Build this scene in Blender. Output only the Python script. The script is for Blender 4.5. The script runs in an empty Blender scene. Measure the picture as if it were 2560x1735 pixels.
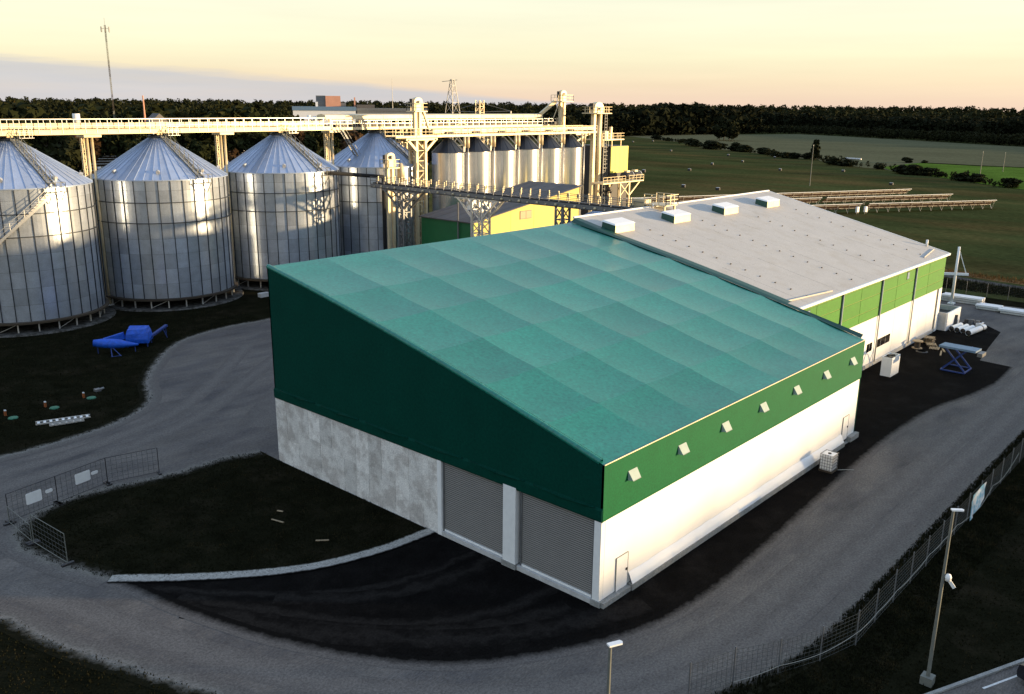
import bpy, math, random
import numpy as np
from mathutils import Matrix, Vector
random.seed(7); rng = np.random.default_rng(7)
sc = bpy.context.scene
COL = sc.collection
PI = math.pi
# ------------------------------------------------------------------ camera, sky, sun, exposure
CAM = Vector((-33.945, -24.008, 25.415)); PITCH, ROLL, YAW = 0.26685, 0.0100, 0.72892
fwd = Vector((math.cos(YAW)*math.cos(PITCH), math.sin(YAW)*math.cos(PITCH), -math.sin(PITCH)))
rgt = Vector((math.sin(YAW), -math.cos(YAW), 0)); upv = rgt.cross(fwd)
r2 = rgt*math.cos(ROLL)+upv*math.sin(ROLL); u2 = upv*math.cos(ROLL)-rgt*math.sin(ROLL)
cd = bpy.data.cameras.new('camera'); cam = bpy.data.objects.new('camera', cd); COL.objects.link(cam)
M = Matrix((( r2.x, u2.x, -fwd.x, CAM.x), (r2.y, u2.y, -fwd.y, CAM.y), (r2.z, u2.z, -fwd.z, CAM.z), (0, 0, 0, 1)))
cam.matrix_world = M
cd.sensor_width = 36; cd.lens = 36*2217.99/2560; cd.clip_start = .5; cd.clip_end = 12000
sc.camera = cam
SUN_AZ, SUN_EL = math.radians(-49), math.radians(4.6)
wd = bpy.data.worlds.new('World'); sc.world = wd; wd.use_nodes = True
def world_nodes():
    nt = wd.node_tree; N = nt.nodes; L = nt.links; N.clear()
    out = N.new('ShaderNodeOutputWorld'); bg = N.new('ShaderNodeBackground'); bg.inputs['Strength'].default_value = .13
    sky = N.new('ShaderNodeTexSky'); sky.sky_type = 'NISHITA'; sky.sun_disc = False
    sky.sun_elevation = SUN_EL; sky.sun_rotation = PI/2-SUN_AZ; sky.air_density = 1.0; sky.dust_density = .6; sky.ozone_density = 1.5
    tc = N.new('ShaderNodeTexCoord'); sx = N.new('ShaderNodeSeparateXYZ'); L.new(tc.outputs['Generated'], sx.inputs[0])
    def mth(op, a, b=None, cl=False):
        n = N.new('ShaderNodeMath'); n.operation = op; n.use_clamp = cl
        for i, v in ((0, a), (1, b)):
            if v is None: continue
            if isinstance(v, (int, float)): n.inputs[i].default_value = v
            else: L.new(v, n.inputs[i])
        return n.outputs[0]
    # evening haze near the horizon, the same all round
    rp = N.new('ShaderNodeValToRGB'); L.new(sx.outputs['Z'], rp.inputs[0]); e = rp.color_ramp.elements
    e[0].position = 0.0; e[0].color = (4.25, 3.25, 2.7, 1); e[1].position = .45; e[1].color = (2.9, 3.75, 5.2, 1)
    for p, c in ((.025, (4.45, 3.7, 2.75, 1)), (.05, (4.75, 4.4, 3.15, 1)), (.11, (4.95, 4.8, 3.75, 1)), (.24, (4.0, 4.4, 4.6, 1))):
        q = e.new(p); q.color = c
    fac = N.new('ShaderNodeValToRGB'); L.new(sx.outputs['Z'], fac.inputs[0]); f = fac.color_ramp.elements
    f[0].position = 0; f[0].color = (.78, .78, .78, 1); f[1].position = .5; f[1].color = (.7, .7, .7, 1)
    mx = N.new('ShaderNodeMixRGB'); L.new(fac.outputs[0], mx.inputs[0]); L.new(sky.outputs[0], mx.inputs[1]); L.new(rp.outputs[0], mx.inputs[2])
    # low stratus bank lying to the north
    mp = N.new('ShaderNodeMapping'); mp.inputs['Scale'].default_value = (5, 5, 60); L.new(tc.outputs['Generated'], mp.inputs[0])
    nz = N.new('ShaderNodeTexNoise'); nz.inputs['Scale'].default_value = 1.2; nz.inputs['Detail'].default_value = 6; nz.inputs['Roughness'].default_value = .6; L.new(mp.outputs[0], nz.inputs[0])
    dt = mth('ADD', mth('MULTIPLY', sx.outputs['X'], math.cos(math.radians(112))), mth('MULTIPLY', sx.outputs['Y'], math.sin(math.radians(112))))
    bd = mth('ADD', mth('ADD', mth('MULTIPLY', dt, .080), -.0175), mth('MULTIPLY', mth('SUBTRACT', nz.outputs[0], .5), .016))
    ms = mth('MULTIPLY', mth('SUBTRACT', bd, sx.outputs['Z']), 150, True)
    soft = mth('MULTIPLY', ms, mth('ADD', .55, mth('MULTIPLY', nz.outputs[0], .5)), True)
    cl = N.new('ShaderNodeMixRGB'); L.new(soft, cl.inputs[0]); L.new(mx.outputs[0], cl.inputs[1]); cl.inputs[2].default_value = (2.55, 2.60, 2.75, 1)
    # faint high streaks
    mp2 = N.new('ShaderNodeMapping'); mp2.inputs['Scale'].default_value = (2, 2, 30); mp2.inputs['Rotation'].default_value = (.05, .03, 0); L.new(tc.outputs['Generated'], mp2.inputs[0])
    n2 = N.new('ShaderNodeTexNoise'); n2.inputs['Scale'].default_value = 1.4; n2.inputs['Detail'].default_value = 5; L.new(mp2.outputs[0], n2.inputs[0])
    st = mth('ADD', mth('MULTIPLY', n2.outputs[0], .22), .89)
    m2 = N.new('ShaderNodeMixRGB'); m2.blend_type = 'MULTIPLY'; m2.inputs[0].default_value = 1; L.new(cl.outputs[0], m2.inputs[1]); L.new(st, m2.inputs[2])
    L.new(m2.outputs[0], bg.inputs[0]); L.new(bg.outputs[0], out.inputs[0])
world_nodes()
sl = bpy.data.lights.new('sun', 'SUN'); sl.energy = 5.0; sl.angle = math.radians(1.1); sl.color = (1, .72, .39)
sun = bpy.data.objects.new('sun', sl); COL.objects.link(sun)
sdir = Vector((math.cos(SUN_AZ)*math.cos(SUN_EL), math.sin(SUN_AZ)*math.cos(SUN_EL), math.sin(SUN_EL)))
sun.rotation_euler = sdir.to_track_quat('Z', 'Y').to_euler()
vs = sc.view_settings; vs.view_transform = 'Standard'; vs.look = 'None'; vs.gamma = 1; vs.exposure = 0.9

# ------------------------------------------------------------------ materials
MATS = {}
def mat(name, col, rough=.7, metal=0, nscale=0, namt=.25, rand=0, bump=0, bscale=20, spec=.5, col2=None, stretch=(1, 1, 1), nscale2=0, namt2=.2, c2thr=(.45, .6), c2scale=None):
    m = bpy.data.materials.new(name); m.use_nodes = True; nt = m.node_tree; N = nt.nodes; L = nt.links
    b = N['Principled BSDF']; b.inputs['Roughness'].default_value = rough; b.inputs['Metallic'].default_value = metal
    b.inputs['Specular IOR Level'].default_value = spec; b.inputs['Base Color'].default_value = (*col, 1)
    geo = N.new('ShaderNodeNewGeometry'); mp = N.new('ShaderNodeMapping'); mp.inputs['Scale'].default_value = stretch; L.new(geo.outputs['Position'], mp.inputs[0])
    cur = None
    def rgb():
        n = N.new('ShaderNodeRGB'); n.outputs[0].default_value = (*col, 1); return n.outputs[0]
    def noise(s, d=5):
        n = N.new('ShaderNodeTexNoise'); n.inputs['Scale'].default_value = s; n.inputs['Detail'].default_value = d; n.inputs['Roughness'].default_value = .62; L.new(mp.outputs[0], n.inputs[0]); return n.outputs[0]
    if col2:
        rm = N.new('ShaderNodeMapRange'); rm.inputs[1].default_value, rm.inputs[2].default_value = c2thr; L.new(noise(c2scale or nscale or 1), rm.inputs[0])
        mx = N.new('ShaderNodeMixRGB'); mx.inputs[1].default_value = (*col, 1); mx.inputs[2].default_value = (*col2, 1); L.new(rm.outputs[0], mx.inputs[0]); cur = mx.outputs[0]
    def mulval(cur, src, amt):
        rm = N.new('ShaderNodeMapRange'); rm.inputs[1].default_value = .25; rm.inputs[2].default_value = .75; rm.inputs[3].default_value = 1-amt; rm.inputs[4].default_value = 1+amt; L.new(src, rm.inputs[0])
        mx = N.new('ShaderNodeMixRGB'); mx.blend_type = 'MULTIPLY'; mx.inputs[0].default_value = 1; L.new(cur or rgb(), mx.inputs[1]); L.new(rm.outputs[0], mx.inputs[2]); return mx.outputs[0]
    if nscale: cur = mulval(cur, noise(nscale), namt)
    if nscale2: cur = mulval(cur, noise(nscale2, 3), namt2)
    if rand:
        oi = N.new('ShaderNodeObjectInfo'); rm = N.new('ShaderNodeMapRange'); rm.inputs[3].default_value = 1-rand; rm.inputs[4].default_value = 1+rand; L.new(oi.outputs['Random'], rm.inputs[0])
        mx = N.new('ShaderNodeMixRGB'); mx.blend_type = 'MULTIPLY'; mx.inputs[0].default_value = 1; L.new(cur or rgb(), mx.inputs[1]); L.new(rm.outputs[0], mx.inputs[2]); cur = mx.outputs[0]
    if cur: L.new(cur, b.inputs['Base Color'])
    if bump:
        bn = N.new('ShaderNodeBump'); bn.inputs['Strength'].default_value = bump; bn.inputs['Distance'].default_value = .05; L.new(noise(bscale), bn.inputs['Height']); L.new(bn.outputs[0], b.inputs['Normal'])
    MATS[name] = m; return m
mat('field', (.046, .054, .019), .98, nscale=.05, namt=.45, nscale2=2.2, namt2=.5, col2=(.082, .064, .025), c2thr=(.46, .66), c2scale=.045, bump=.6, bscale=2, spec=0, stretch=(1, .3, 1))
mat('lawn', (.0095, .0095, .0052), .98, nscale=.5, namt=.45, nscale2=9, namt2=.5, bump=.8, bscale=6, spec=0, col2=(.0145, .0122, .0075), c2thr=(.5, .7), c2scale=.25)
mat('stubble', (.105, .105, .060), .98, nscale=.03, namt=.2, nscale2=1.2, namt2=.35, spec=0, stretch=(1, .3, 1))
mat('clover', (.075, .130, .022), .98, nscale=.05, namt=.35, nscale2=1.5, namt2=.4, spec=0)
mat('asphalt', (.140, .126, .113), .95, nscale=.5, namt=.2, nscale2=12, namt2=.36, col2=(.088, .082, .080), c2thr=(.40, .66), c2scale=.30, bump=.5, bscale=14, stretch=(.40, 1, 1), spec=.05)
mat('fresh_asphalt', (.0056, .0051, .0047), .95, nscale=.7, namt=.4, nscale2=9, namt2=.5, col2=(.0125, .0112, .0102), c2thr=(.50, .75), c2scale=.40, bump=.4, bscale=14, spec=.02)
mat('gravel', (.105, .100, .092), .98, nscale=2.5, namt=.35, nscale2=11, namt2=.45, col2=(.036, .034, .028), c2thr=(.42, .62), c2scale=1.6, bump=.6, bscale=12, spec=0)
mat('kerb_concrete', (.27, .27, .255), .9, nscale=2.2, namt=.25, nscale2=16, namt2=.3, bump=.5, bscale=16, spec=.2)
mat('concrete', (.66, .64, .60), .88, nscale=1.6, namt=.16, nscale2=11, namt2=.28, rand=.17, col2=(.48, .45, .415), c2thr=(.46, .58), c2scale=.7, bump=.3, bscale=12, spec=.15)
mat('pale_concrete', (.46, .455, .44), .85, nscale=1.2, namt=.18, nscale2=9, namt2=.12, spec=.3)
mat('white_sheet', (.80, .80, .79), .5, nscale=.5, namt=.04, spec=.4)
mat('white_panel', (.74, .75, .76), .5, nscale=.7, namt=.06, nscale2=6, namt2=.04, spec=.4)
mat('white_paint', (.78, .78, .76), .5, nscale=3, namt=.06)
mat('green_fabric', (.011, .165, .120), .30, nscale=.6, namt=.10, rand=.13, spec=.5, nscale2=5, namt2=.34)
mat('green_fabric_shaded', (.0012, .042, .029), .7, nscale=.4, namt=.10, nscale2=6, namt2=.22, spec=.05)  # same fabric as the roof, with the gable's shade put into a darker colour
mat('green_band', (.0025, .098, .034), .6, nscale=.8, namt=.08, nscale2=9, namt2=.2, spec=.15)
mat('green_panel', (.034, .185, .0075), .5, nscale=1.2, namt=.10, rand=.08, spec=.3, nscale2=7, namt2=.18)
mat('green_joint', (.20, .26, .04), .6)
mat('green_dark', (.004, .055, .038), .5)
mat('green_wall', (.006, .120, .034), .6, nscale=1.0, namt=.10)
mat('roof_membrane', (.425, .408, .375), .6, nscale=.35, namt=.06, nscale2=12, namt2=.18, col2=(.39, .365, .32), c2thr=(.5, .7), c2scale=.5, spec=.3)
mat('galv', (.53, .58, .66), .28, .68, nscale=1.1, namt=.14, rand=.16, nscale2=9, namt2=.12)
mat('galv_smooth', (.66, .66, .67), .27, .85, nscale=.8, namt=.08, rand=.05)
mat('galv_roof', (.36, .43, .56), .40, .5, nscale=1.0, namt=.10, rand=.09)
mat('galv_dark', (.035, .042, .055), .5, .4)
mat('galv_rail', (.56, .55, .52), .45, .6, nscale=3, namt=.1)
mat('sungold_steel', (.62, .51, .32), .5, .2, nscale=.8, namt=.18, rand=.10)  # galvanised steel with the low sun's gold put into the base colour
mat('dark_steel', (.035, .034, .036), .55, .4, nscale=2, namt=.2)
mat('grey_steel', (.17, .175, .18), .5, .5, nscale=2, namt=.2)
mat('shutter', (.19, .178, .16), .6, .0, nscale=1.0, namt=.06)
mat('yellow_wall', (.60, .50, .10), .6, nscale=1.1, namt=.06, rand=.04)
mat('lime_wall', (.62, .62, .085), .55, nscale=1.1, namt=.06)
mat('brown_roof', (.085, .078, .075), .7, nscale=.9, namt=.2, rand=.15)
mat('window_glass', (.012, .012, .014), .12, 0, spec=.6)
mat('tan_glass', (.36, .22, .10), .35)
mat('blue_tarp', (.004, .085, .52), .55, nscale=3, namt=.35, bump=.9, bscale=5)
mat('blue_paint', (.010, .040, .20), .5, nscale=4, namt=.2)
mat('deck_blue', (.12, .20, .30), .6, nscale=4, namt=.25)
mat('orange', (.26, .07, .015), .6)
mat('lid_green', (.015, .13, .07), .6)
mat('wood', (.30, .23, .14), .8, nscale=5, namt=.25, rand=.15)
mat('dark_wood', (.05, .036, .022), .85, nscale=5, namt=.3, rand=.2)
mat('leaf', (.022, .026, .010), .9, nscale=.10, namt=.5, rand=.2, col2=(.042, .028, .008), c2thr=(.56, .72), c2scale=.05, spec=.02)
mat('leaf_dark', (.017, .019, .0085), .9, nscale=.12, namt=.4, rand=.2, spec=.02)
mat('leaf_autumn', (.050, .026, .009), .8, nscale=.12, namt=.4, rand=.25, spec=.15)
mat('spruce', (.0125, .0145, .0075), .9, nscale=.06, namt=.4, col2=(.026, .022, .009), c2thr=(.58, .72), c2scale=.02, spec=.02)
mat('bark', (.045, .036, .028), .9, nscale=4, namt=.3)
mat('grass', (.012, .013, .0055), .9, nscale=.8, namt=.5, col2=(.027, .021, .010), c2thr=(.5, .7), spec=.05)
mat('dry_grass', (.16, .085, .028), .9, nscale=.4, namt=.4, spec=.1)
mat('brick_pink', (.58, .29, .19), .8, nscale=.3, namt=.1)
mat('panel_back', (.17, .095, .07), .7, nscale=.8, namt=.35, nscale2=4, namt2=.3)
mat('solar_glass', (.010, .012, .018), .3, spec=.5)
mat('red_paint', (.14, .012, .02), .35)
mat('black_paint', (.010, .010, .014), .3)
mat('tyre', (.012, .012, .012), .9)
mat('cable_white', (.26, .26, .23), .7)
mat('wire', (.06, .065, .06), .6, .2)
mat('banner', (.20, .46, .58), .7, nscale=1.1, namt=.2, col2=(.72, .74, .74), c2thr=(.44, .54), c2scale=1.7)
mat('line_paint', (.62, .62, .60), .7, nscale=7, namt=.25)
mat('worn_asphalt', (.118, .114, .110), .95, nscale=.8, namt=.3, nscale2=7, namt2=.4, col2=(.080, .078, .080), c2thr=(.4, .6), c2scale=.8, spec=.05)
mat('track_dust', (.020, .0185, .0172), .95, nscale=1.2, namt=.4, nscale2=9, namt2=.5, col2=(.0075, .007, .0068), c2thr=(.40, .58), c2scale=.9, spec=.02)
mat('fringe', (.046, .044, .043), .95, nscale=2, namt=.4, nscale2=9, namt2=.5, col2=(.014, .0135, .013), c2thr=(.44, .56), c2scale=1.5, spec=.02)
mat('hood_cloth', (.30, .38, .35), .7, nscale=3, namt=.1)
mat('lamp_steel', (.15, .155, .135), .65, .2, nscale=3, namt=.2)
mat('soil', (.05, .045, .036), .95, nscale=1.4, namt=.4, bump=.6, bscale=8)

def blend_mat(name, stops, amp=.35, nscale=1.1, fine=8, famt=.4):
    # colours laid side by side across a strip (UV v), with a ragged, noisy transition
    m = bpy.data.materials.new(name); m.use_nodes = True; nt = m.node_tree; N = nt.nodes; L = nt.links; b = N['Principled BSDF']
    b.inputs['Roughness'].default_value = .97; b.inputs['Specular IOR Level'].default_value = .02
    uv = N.new('ShaderNodeUVMap'); sx = N.new('ShaderNodeSeparateXYZ'); L.new(uv.outputs[0], sx.inputs[0]); geo = N.new('ShaderNodeNewGeometry')
    def nz(sc_, d):
        n = N.new('ShaderNodeTexNoise'); n.inputs['Scale'].default_value = sc_; n.inputs['Detail'].default_value = d; n.inputs['Roughness'].default_value = .7; L.new(geo.outputs['Position'], n.inputs[0]); return n.outputs[0]
    rm = N.new('ShaderNodeMapRange'); rm.inputs[1].default_value = .2; rm.inputs[2].default_value = .8; rm.inputs[3].default_value = -amp; rm.inputs[4].default_value = amp; L.new(nz(nscale, 7), rm.inputs[0])
    ad = N.new('ShaderNodeMath'); ad.operation = 'ADD'; L.new(sx.outputs['Y'], ad.inputs[0]); L.new(rm.outputs[0], ad.inputs[1])
    rp = N.new('ShaderNodeValToRGB'); L.new(ad.outputs[0], rp.inputs[0]); e = rp.color_ramp.elements
    e[0].position = stops[0][0]; e[0].color = (*stops[0][1], 1); e[1].position = stops[-1][0]; e[1].color = (*stops[-1][1], 1)
    for q, c in stops[1:-1]: x = e.new(q); x.color = (*c, 1)
    r2_ = N.new('ShaderNodeMapRange'); r2_.inputs[1].default_value = .25; r2_.inputs[2].default_value = .75; r2_.inputs[3].default_value = 1-famt; r2_.inputs[4].default_value = 1+famt; L.new(nz(fine, 3), r2_.inputs[0])
    mx = N.new('ShaderNodeMixRGB'); mx.blend_type = 'MULTIPLY'; mx.inputs[0].default_value = 1; L.new(rp.outputs[0], mx.inputs[1]); L.new(r2_.outputs[0], mx.inputs[2]); L.new(mx.outputs[0], b.inputs['Base Color'])
    MATS[name] = m
AS, FA, LW, GV = (.118, .107, .098), (.0068, .0062, .0057), (.0105, .0102, .0056), (.175, .165, .148)
blend_mat('verge_blend', ((.12, AS), (.38, (.128, .118, .106)), (.55, GV), (.68, (.075, .070, .058)), (.82, LW)), .22)
blend_mat('island_blend', ((.10, AS), (.30, (.128, .118, .108)), (.52, (.16, .15, .13)), (.72, (.050, .046, .038)), (.88, LW)), .25)
blend_mat('weed_blend', ((.15, AS), (.50, (.135, .125, .112)), (.62, (.05, .047, .04)), (.75, (.018, .017, .010))), .30)
blend_mat('apron_blend', ((.25, FA), (.75, AS)), .18, 1.6)
blend_mat('track_blend', ((.0, FA), (.5, (.0170, .0153, .0138)), (1.0, FA)), .7, .9)
blend_mat('wheel_blend', ((.0, AS), (.5, (.145, .132, .120)), (1.0, AS)), .5, .9)
blend_mat('kerb_gravel', ((.10, FA), (.22, (.30, .29, .265)), (.78, (.33, .32, .29)), (.92, LW)), .10, 2.2, 9, .5)

# ------------------------------------------------------------------ mesh helpers
class MB:
    def __init__(s): s.v = []; s.f = []
    def add(s, vs, fs):
        n = len(s.v); s.v += [tuple(v) for v in vs]; s.f += [tuple(i+n for i in f) for f in fs]; return s
    def box(s, x0, y0, z0, x1, y1, z1):
        return s.add([(x0,y0,z0),(x1,y0,z0),(x1,y1,z0),(x0,y1,z0),(x0,y0,z1),(x1,y0,z1),(x1,y1,z1),(x0,y1,z1)],
                     [(0,3,2,1),(4,5,6,7),(0,1,5,4),(1,2,6,5),(2,3,7,6),(3,0,4,7)])
    def cbox(s, c, d): return s.box(c[0]-d[0]/2, c[1]-d[1]/2, c[2]-d[2]/2, c[0]+d[0]/2, c[1]+d[1]/2, c[2]+d[2]/2)
    def beam(s, p, q, w, h=None):
        h = h or w; p = Vector(p); q = Vector(q); d = (q-p).normalized()
        up = Vector((0,0,1)) if abs(d.z) < .95 else Vector((0,1,0))
        a = d.cross(up).normalized()*w/2; b = a.cross(d).normalized()*h/2
        return s.add([p-a-b,p+a-b,p+a+b,p-a+b,q-a-b,q+a-b,q+a+b,q-a+b], [(0,1,2,3),(7,6,5,4),(4,5,1,0),(5,6,2,1),(6,7,3,2),(7,4,0,3)])
    def tube(s, p, q, r, n=8, r2=None, cap=True):
        r2 = r if r2 is None else r2; p = Vector(p); q = Vector(q); d = (q-p).normalized()
        up = Vector((0,0,1)) if abs(d.z) < .95 else Vector((0,1,0))
        a = d.cross(up).normalized(); b = a.cross(d).normalized(); vs = []
        for c, rr in ((p, r), (q, r2)):
            for i in range(n):
                t = 2*PI*i/n; vs.append(c+a*math.cos(t)*rr+b*math.sin(t)*rr)
        fs = [(i, (i+1) % n, n+(i+1) % n, n+i) for i in range(n)]
        fs = [tuple(reversed(f)) for f in fs]
        if cap: fs += [tuple(range(n)), tuple(reversed(range(n, 2*n)))]
        return s.add(vs, fs)
    def path(s, pts, r, n=6):
        for a, b in zip(pts, pts[1:]): s.tube(a, b, r, n)
        return s
    def lathe(s, prof, n, cx=0, cy=0):
        vs = [(cx+r*math.cos(2*PI*i/n), cy+r*math.sin(2*PI*i/n), z) for r, z in prof for i in range(n)]
        fs = [(k*n+i, k*n+(i+1) % n, (k+1)*n+(i+1) % n, (k+1)*n+i) for k in range(len(prof)-1) for i in range(n)]
        return s.add(vs, fs)
    def prism(s, poly, n):       # closed polygon (3D points) pushed along vector n
        n = Vector(n); k = len(poly); P = [Vector(p) for p in poly]
        vs = P+[p+n for p in P]
        return s.add(vs, [tuple(reversed(range(k))), tuple(range(k, 2*k))]+[(i, (i+1) % k, k+(i+1) % k, k+i) for i in range(k)])
    def quad(s, a, b, c, d): return s.add([a, b, c, d], [(0, 1, 2, 3)])
    def mesh(s, name, m, off=(0, 0, 0), smooth=False):
        me = bpy.data.meshes.new(name); o = off
        me.from_pydata([(v[0]-o[0], v[1]-o[1], v[2]-o[2]) for v in s.v], [], s.f); me.materials.append(MATS[m])
        if smooth: me.shade_smooth()
        me.update(); return me
    def build(s, name, m, parent=None, smooth=False, local=False, label=None):
        off = (0, 0, 0) if (local or parent is None) else worg(parent)
        o = bpy.data.objects.new(name, s.mesh(name, m, off, smooth)); COL.objects.link(o); o.parent = parent
        if label: o['label'] = label
        return o
def worg(o):
    v = Vector((0, 0, 0))
    while o: v += o.location; o = o.parent
    return v
def piece(name, me, parent, loc=(0, 0, 0), rz=0, world=True, scale=None):
    o = bpy.data.objects.new(name, me); COL.objects.link(o); o.parent = parent
    o.location = Vector(loc)-(worg(parent) if (world and parent) else Vector((0, 0, 0))); o.rotation_euler[2] = rz
    if scale: o.scale = scale
    return o
def tag(o, label, cat, group=None):
    o['label'] = label; o['category'] = cat
    if group: o['group'] = group
    return o
def thing(name, label, cat, loc=(0, 0, 0), group=None, rz=0):
    o = bpy.data.objects.new(name, None); COL.objects.link(o); o.location = loc; o.rotation_euler[2] = rz; o.empty_display_size = .3
    return tag(o, label, cat, group)
def single(mb, name, m, label, cat, loc=(0, 0, 0), group=None, smooth=False):   # a thing that is one mesh, given in world coordinates
    o = bpy.data.objects.new(name, mb.mesh(name, m, loc, smooth)); COL.objects.link(o); o.location = loc
    return tag(o, label, cat, group)
def copy_tree(o, parent=None):
    c = o.copy(); COL.objects.link(c); c.parent = parent
    for ch in [x for x in o.children]: copy_tree(ch, c)
    return c
def struct(o): o['kind'] = 'structure'; return o
def stuff(o): o['kind'] = 'stuff'; return o
def npmesh(name, V, F, m):        # big triangle soups
    me = bpy.data.meshes.new(name); n = len(V); k = len(F)
    me.vertices.add(n); me.vertices.foreach_set('co', np.asarray(V, np.float32).ravel())
    me.loops.add(k*3); me.loops.foreach_set('vertex_index', np.asarray(F, np.int32).ravel())
    me.polygons.add(k); me.polygons.foreach_set('loop_start', np.arange(0, k*3, 3, dtype=np.int32)); me.polygons.foreach_set('loop_total', np.full(k, 3, np.int32))
    me.materials.append(MATS[m]); me.update(calc_edges=True); return me
# ------------------------------------------------------------------ ground, roads, fields
def vnoise(x, k):
    i = math.floor(x); f = x-i; h = lambda n: ((math.sin(n*127.1+k*311.7)*43758.5453) % 1)*2-1
    f = f*f*(3-2*f); return h(i)*(1-f)+h(i+1)*f
def jitter(pts, step=.6, amp=.15, k=1, closed=True):
    out = []; t = 0; n = len(pts)
    for i in range(n if closed else n-1):
        a = Vector((*pts[i][:2], 0)); b = Vector((*pts[(i+1) % n][:2], 0)); d = b-a; Ln = d.length
        if Ln < 1e-6: continue
        m = max(1, min(400, int(Ln/step))); nr = Vector((-d.y, d.x, 0))/Ln
        for j in range(m):
            u = t+Ln*j/m; p = a+d*(j/m)+nr*amp*(vnoise(u*.7, k)+.5*vnoise(u*2.3, k+5)); out.append((p.x, p.y))
        t += Ln
    if not closed: out.append(tuple(pts[-1][:2]))
    return out
def smooth_line(pts, it=2, closed=False):
    P = [Vector(p[:2]) for p in pts]
    for _ in range(it):
        Q = [] if closed else [P[0]]
        for i in range(len(P) if closed else len(P)-1):
            a, b = P[i], P[(i+1) % len(P)]; Q += [a*.75+b*.25, a*.25+b*.75]
        if not closed: Q.append(P[-1])
        P = Q
    return [(p.x, p.y) for p in P]
def sheet(name, pts, z, m, kind='structure'):
    mb = MB().add([(x, y, z) for x, y in pts], [tuple(range(len(pts)))]); o = mb.build(name, m)
    if o.data.polygons[0].normal.z < 0: o.data.flip_normals()
    o['kind'] = kind; return o
def strip(name, pts, w0, w1, z, m, k=1, amp=.12, h=0):
    P = smooth_line(pts, 2); Ls = []; Rs = []
    for i, p in enumerate(P):
        a = Vector(P[max(0, i-1)]); b = Vector(P[min(len(P)-1, i+1)]); d = (b-a).normalized(); nr = Vector((-d.y, d.x)); p = Vector(p)
        Ls.append(p+nr*(w0+amp*vnoise(i*.9, k))); Rs.append(p-nr*(w1+amp*vnoise(i*.8, k+9)))
    mb = MB(); n = len(P)
    mb.add([(v.x, v.y, z) for v in Ls]+[(v.x, v.y, z) for v in Rs], [(i, n+i, n+i+1, i+1) for i in range(n-1)])
    if h:
        mb.add([(v.x, v.y, z) for v in Ls]+[(v.x, v.y, z-h) for v in Ls], [(i, i+1, n+i+1, n+i) for i in range(n-1)])
        mb.add([(v.x, v.y, z) for v in Rs]+[(v.x, v.y, z-h) for v in Rs], [(i+1, i, n+i, n+i+1) for i in range(n-1)])
    o = mb.build(name, m); o['kind'] = 'structure'; return o
def bstrip(name, pts, hw, z, m, it=3):
    P = smooth_line(pts, it); n = len(P); V = []; UV = []; d0 = 0; cols = 5
    for i, p in enumerate(P):
        a = Vector(P[max(0, i-1)]); b = Vector(P[min(n-1, i+1)]); d = (b-a).normalized(); nr = Vector((-d.y, d.x)); p = Vector(p)
        if i: d0 += (p-Vector(P[i-1])).length
        for c in range(cols): q = p+nr*hw*(1-2*c/(cols-1)); V.append((q.x, q.y, z)); UV.append((d0, 1-c/(cols-1)))
    F = [(i*cols+c, i*cols+c+1, (i+1)*cols+c+1, (i+1)*cols+c) for i in range(n-1) for c in range(cols-1)]
    o = MB().add(V, F).build(name, m); uv = o.data.uv_layers.new(name='UVMap')
    for l in o.data.loops: uv.data[l.index].uv = UV[l.vertex_index]
    if o.data.polygons[0].normal.z < 0: o.data.flip_normals()
    o['kind'] = 'structure'; return o
sheet('ground', [(-6000, -6000), (6000, -6000), (6000, 6000), (-6000, 6000)], 0, 'field')
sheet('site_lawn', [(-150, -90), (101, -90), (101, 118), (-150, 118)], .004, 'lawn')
left_edge = [(-60, 46), (-30, 44.6), (-13.7, 44.3), (-9, 44.4), (-4.9, 45.1), (-1.1, 47.4), (.7, 49.8), (2.0, 53.5), (4.7, 57.8), (9.7, 63.9), (13.5, 66.7), (19.9, 68.1), (24.6, 67.3), (33, 70), (45, 76)]
out_edge = [(-12, -15), (-8, -9.5), (-4.5, -7.2), (-1.5, -8.1), (-.1, -8.7), (2.2, -9.3), (4.8, -9.7), (9, -9.8), (45, -9.7), (97, -9.7)]
bot_edge = [(-60, 31), (-30, 26.5), (-24, 24.6), (-21.3, 22.3), (-20.6, 18.4), (-19.8, 15.6), (-18.8, 13.1), (-18, 10.5), (-16.9, 7.9), (-17, 2), (-24, -8), (-40, -28)]
isl_edge = [(0, 31.6), (-2.7, 32.6), (-5.3, 32.4), (-8.4, 32.8), (-10.5, 33.5), (-13.1, 33.7), (-15.3, 33.1), (-16.8, 32.0), (-17.7, 30.8), (-18, 28.8), (-17.6, 26.4), (-16.9, 23.8), (-16.0, 21.5)]
kerb_line = [(-16.0, 21.5), (-13.5, 18.9), (-10.7, 16.4), (-7.9, 14.5), (-5.5, 13.6), (-3.0, 13.0), (-1.0, 12.85), (-.05, 12.8)]
apron_edge = [(-15.9, 20.9), (-15.4, 18.7), (-15.0, 16.1), (-14.2, 13.2), (-13.4, 10.5), (-12.4, 8.2), (-11.4, 6.1), (-10.3, 4.2), (-9.0, 2.5), (-7.5, 1.1), (-5.7, -.1), (-3.8, -1.2), (-1.6, -2.3), (1.0, -3.1), (4.9, -3.5), (10.1, -3.4), (16.7, -3.0), (24.8, -2.5), (34.8, -2.0), (45.6, -2.2), (52, -3.8), (57.5, -4.4)]
jl = jitter(smooth_line(left_edge), .6, .22, 3, False); jo = jitter(smooth_line(out_edge), .5, .22, 4, False); jb = jitter(smooth_line(bot_edge), .5, .25, 6, False)
sheet('road', jo+[(97, 3), (95.5, 12), (95, 40), (112, 60), (112, 76)]+list(reversed(jl))+jb+[(-30, -38)], .008, 'asphalt')
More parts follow.
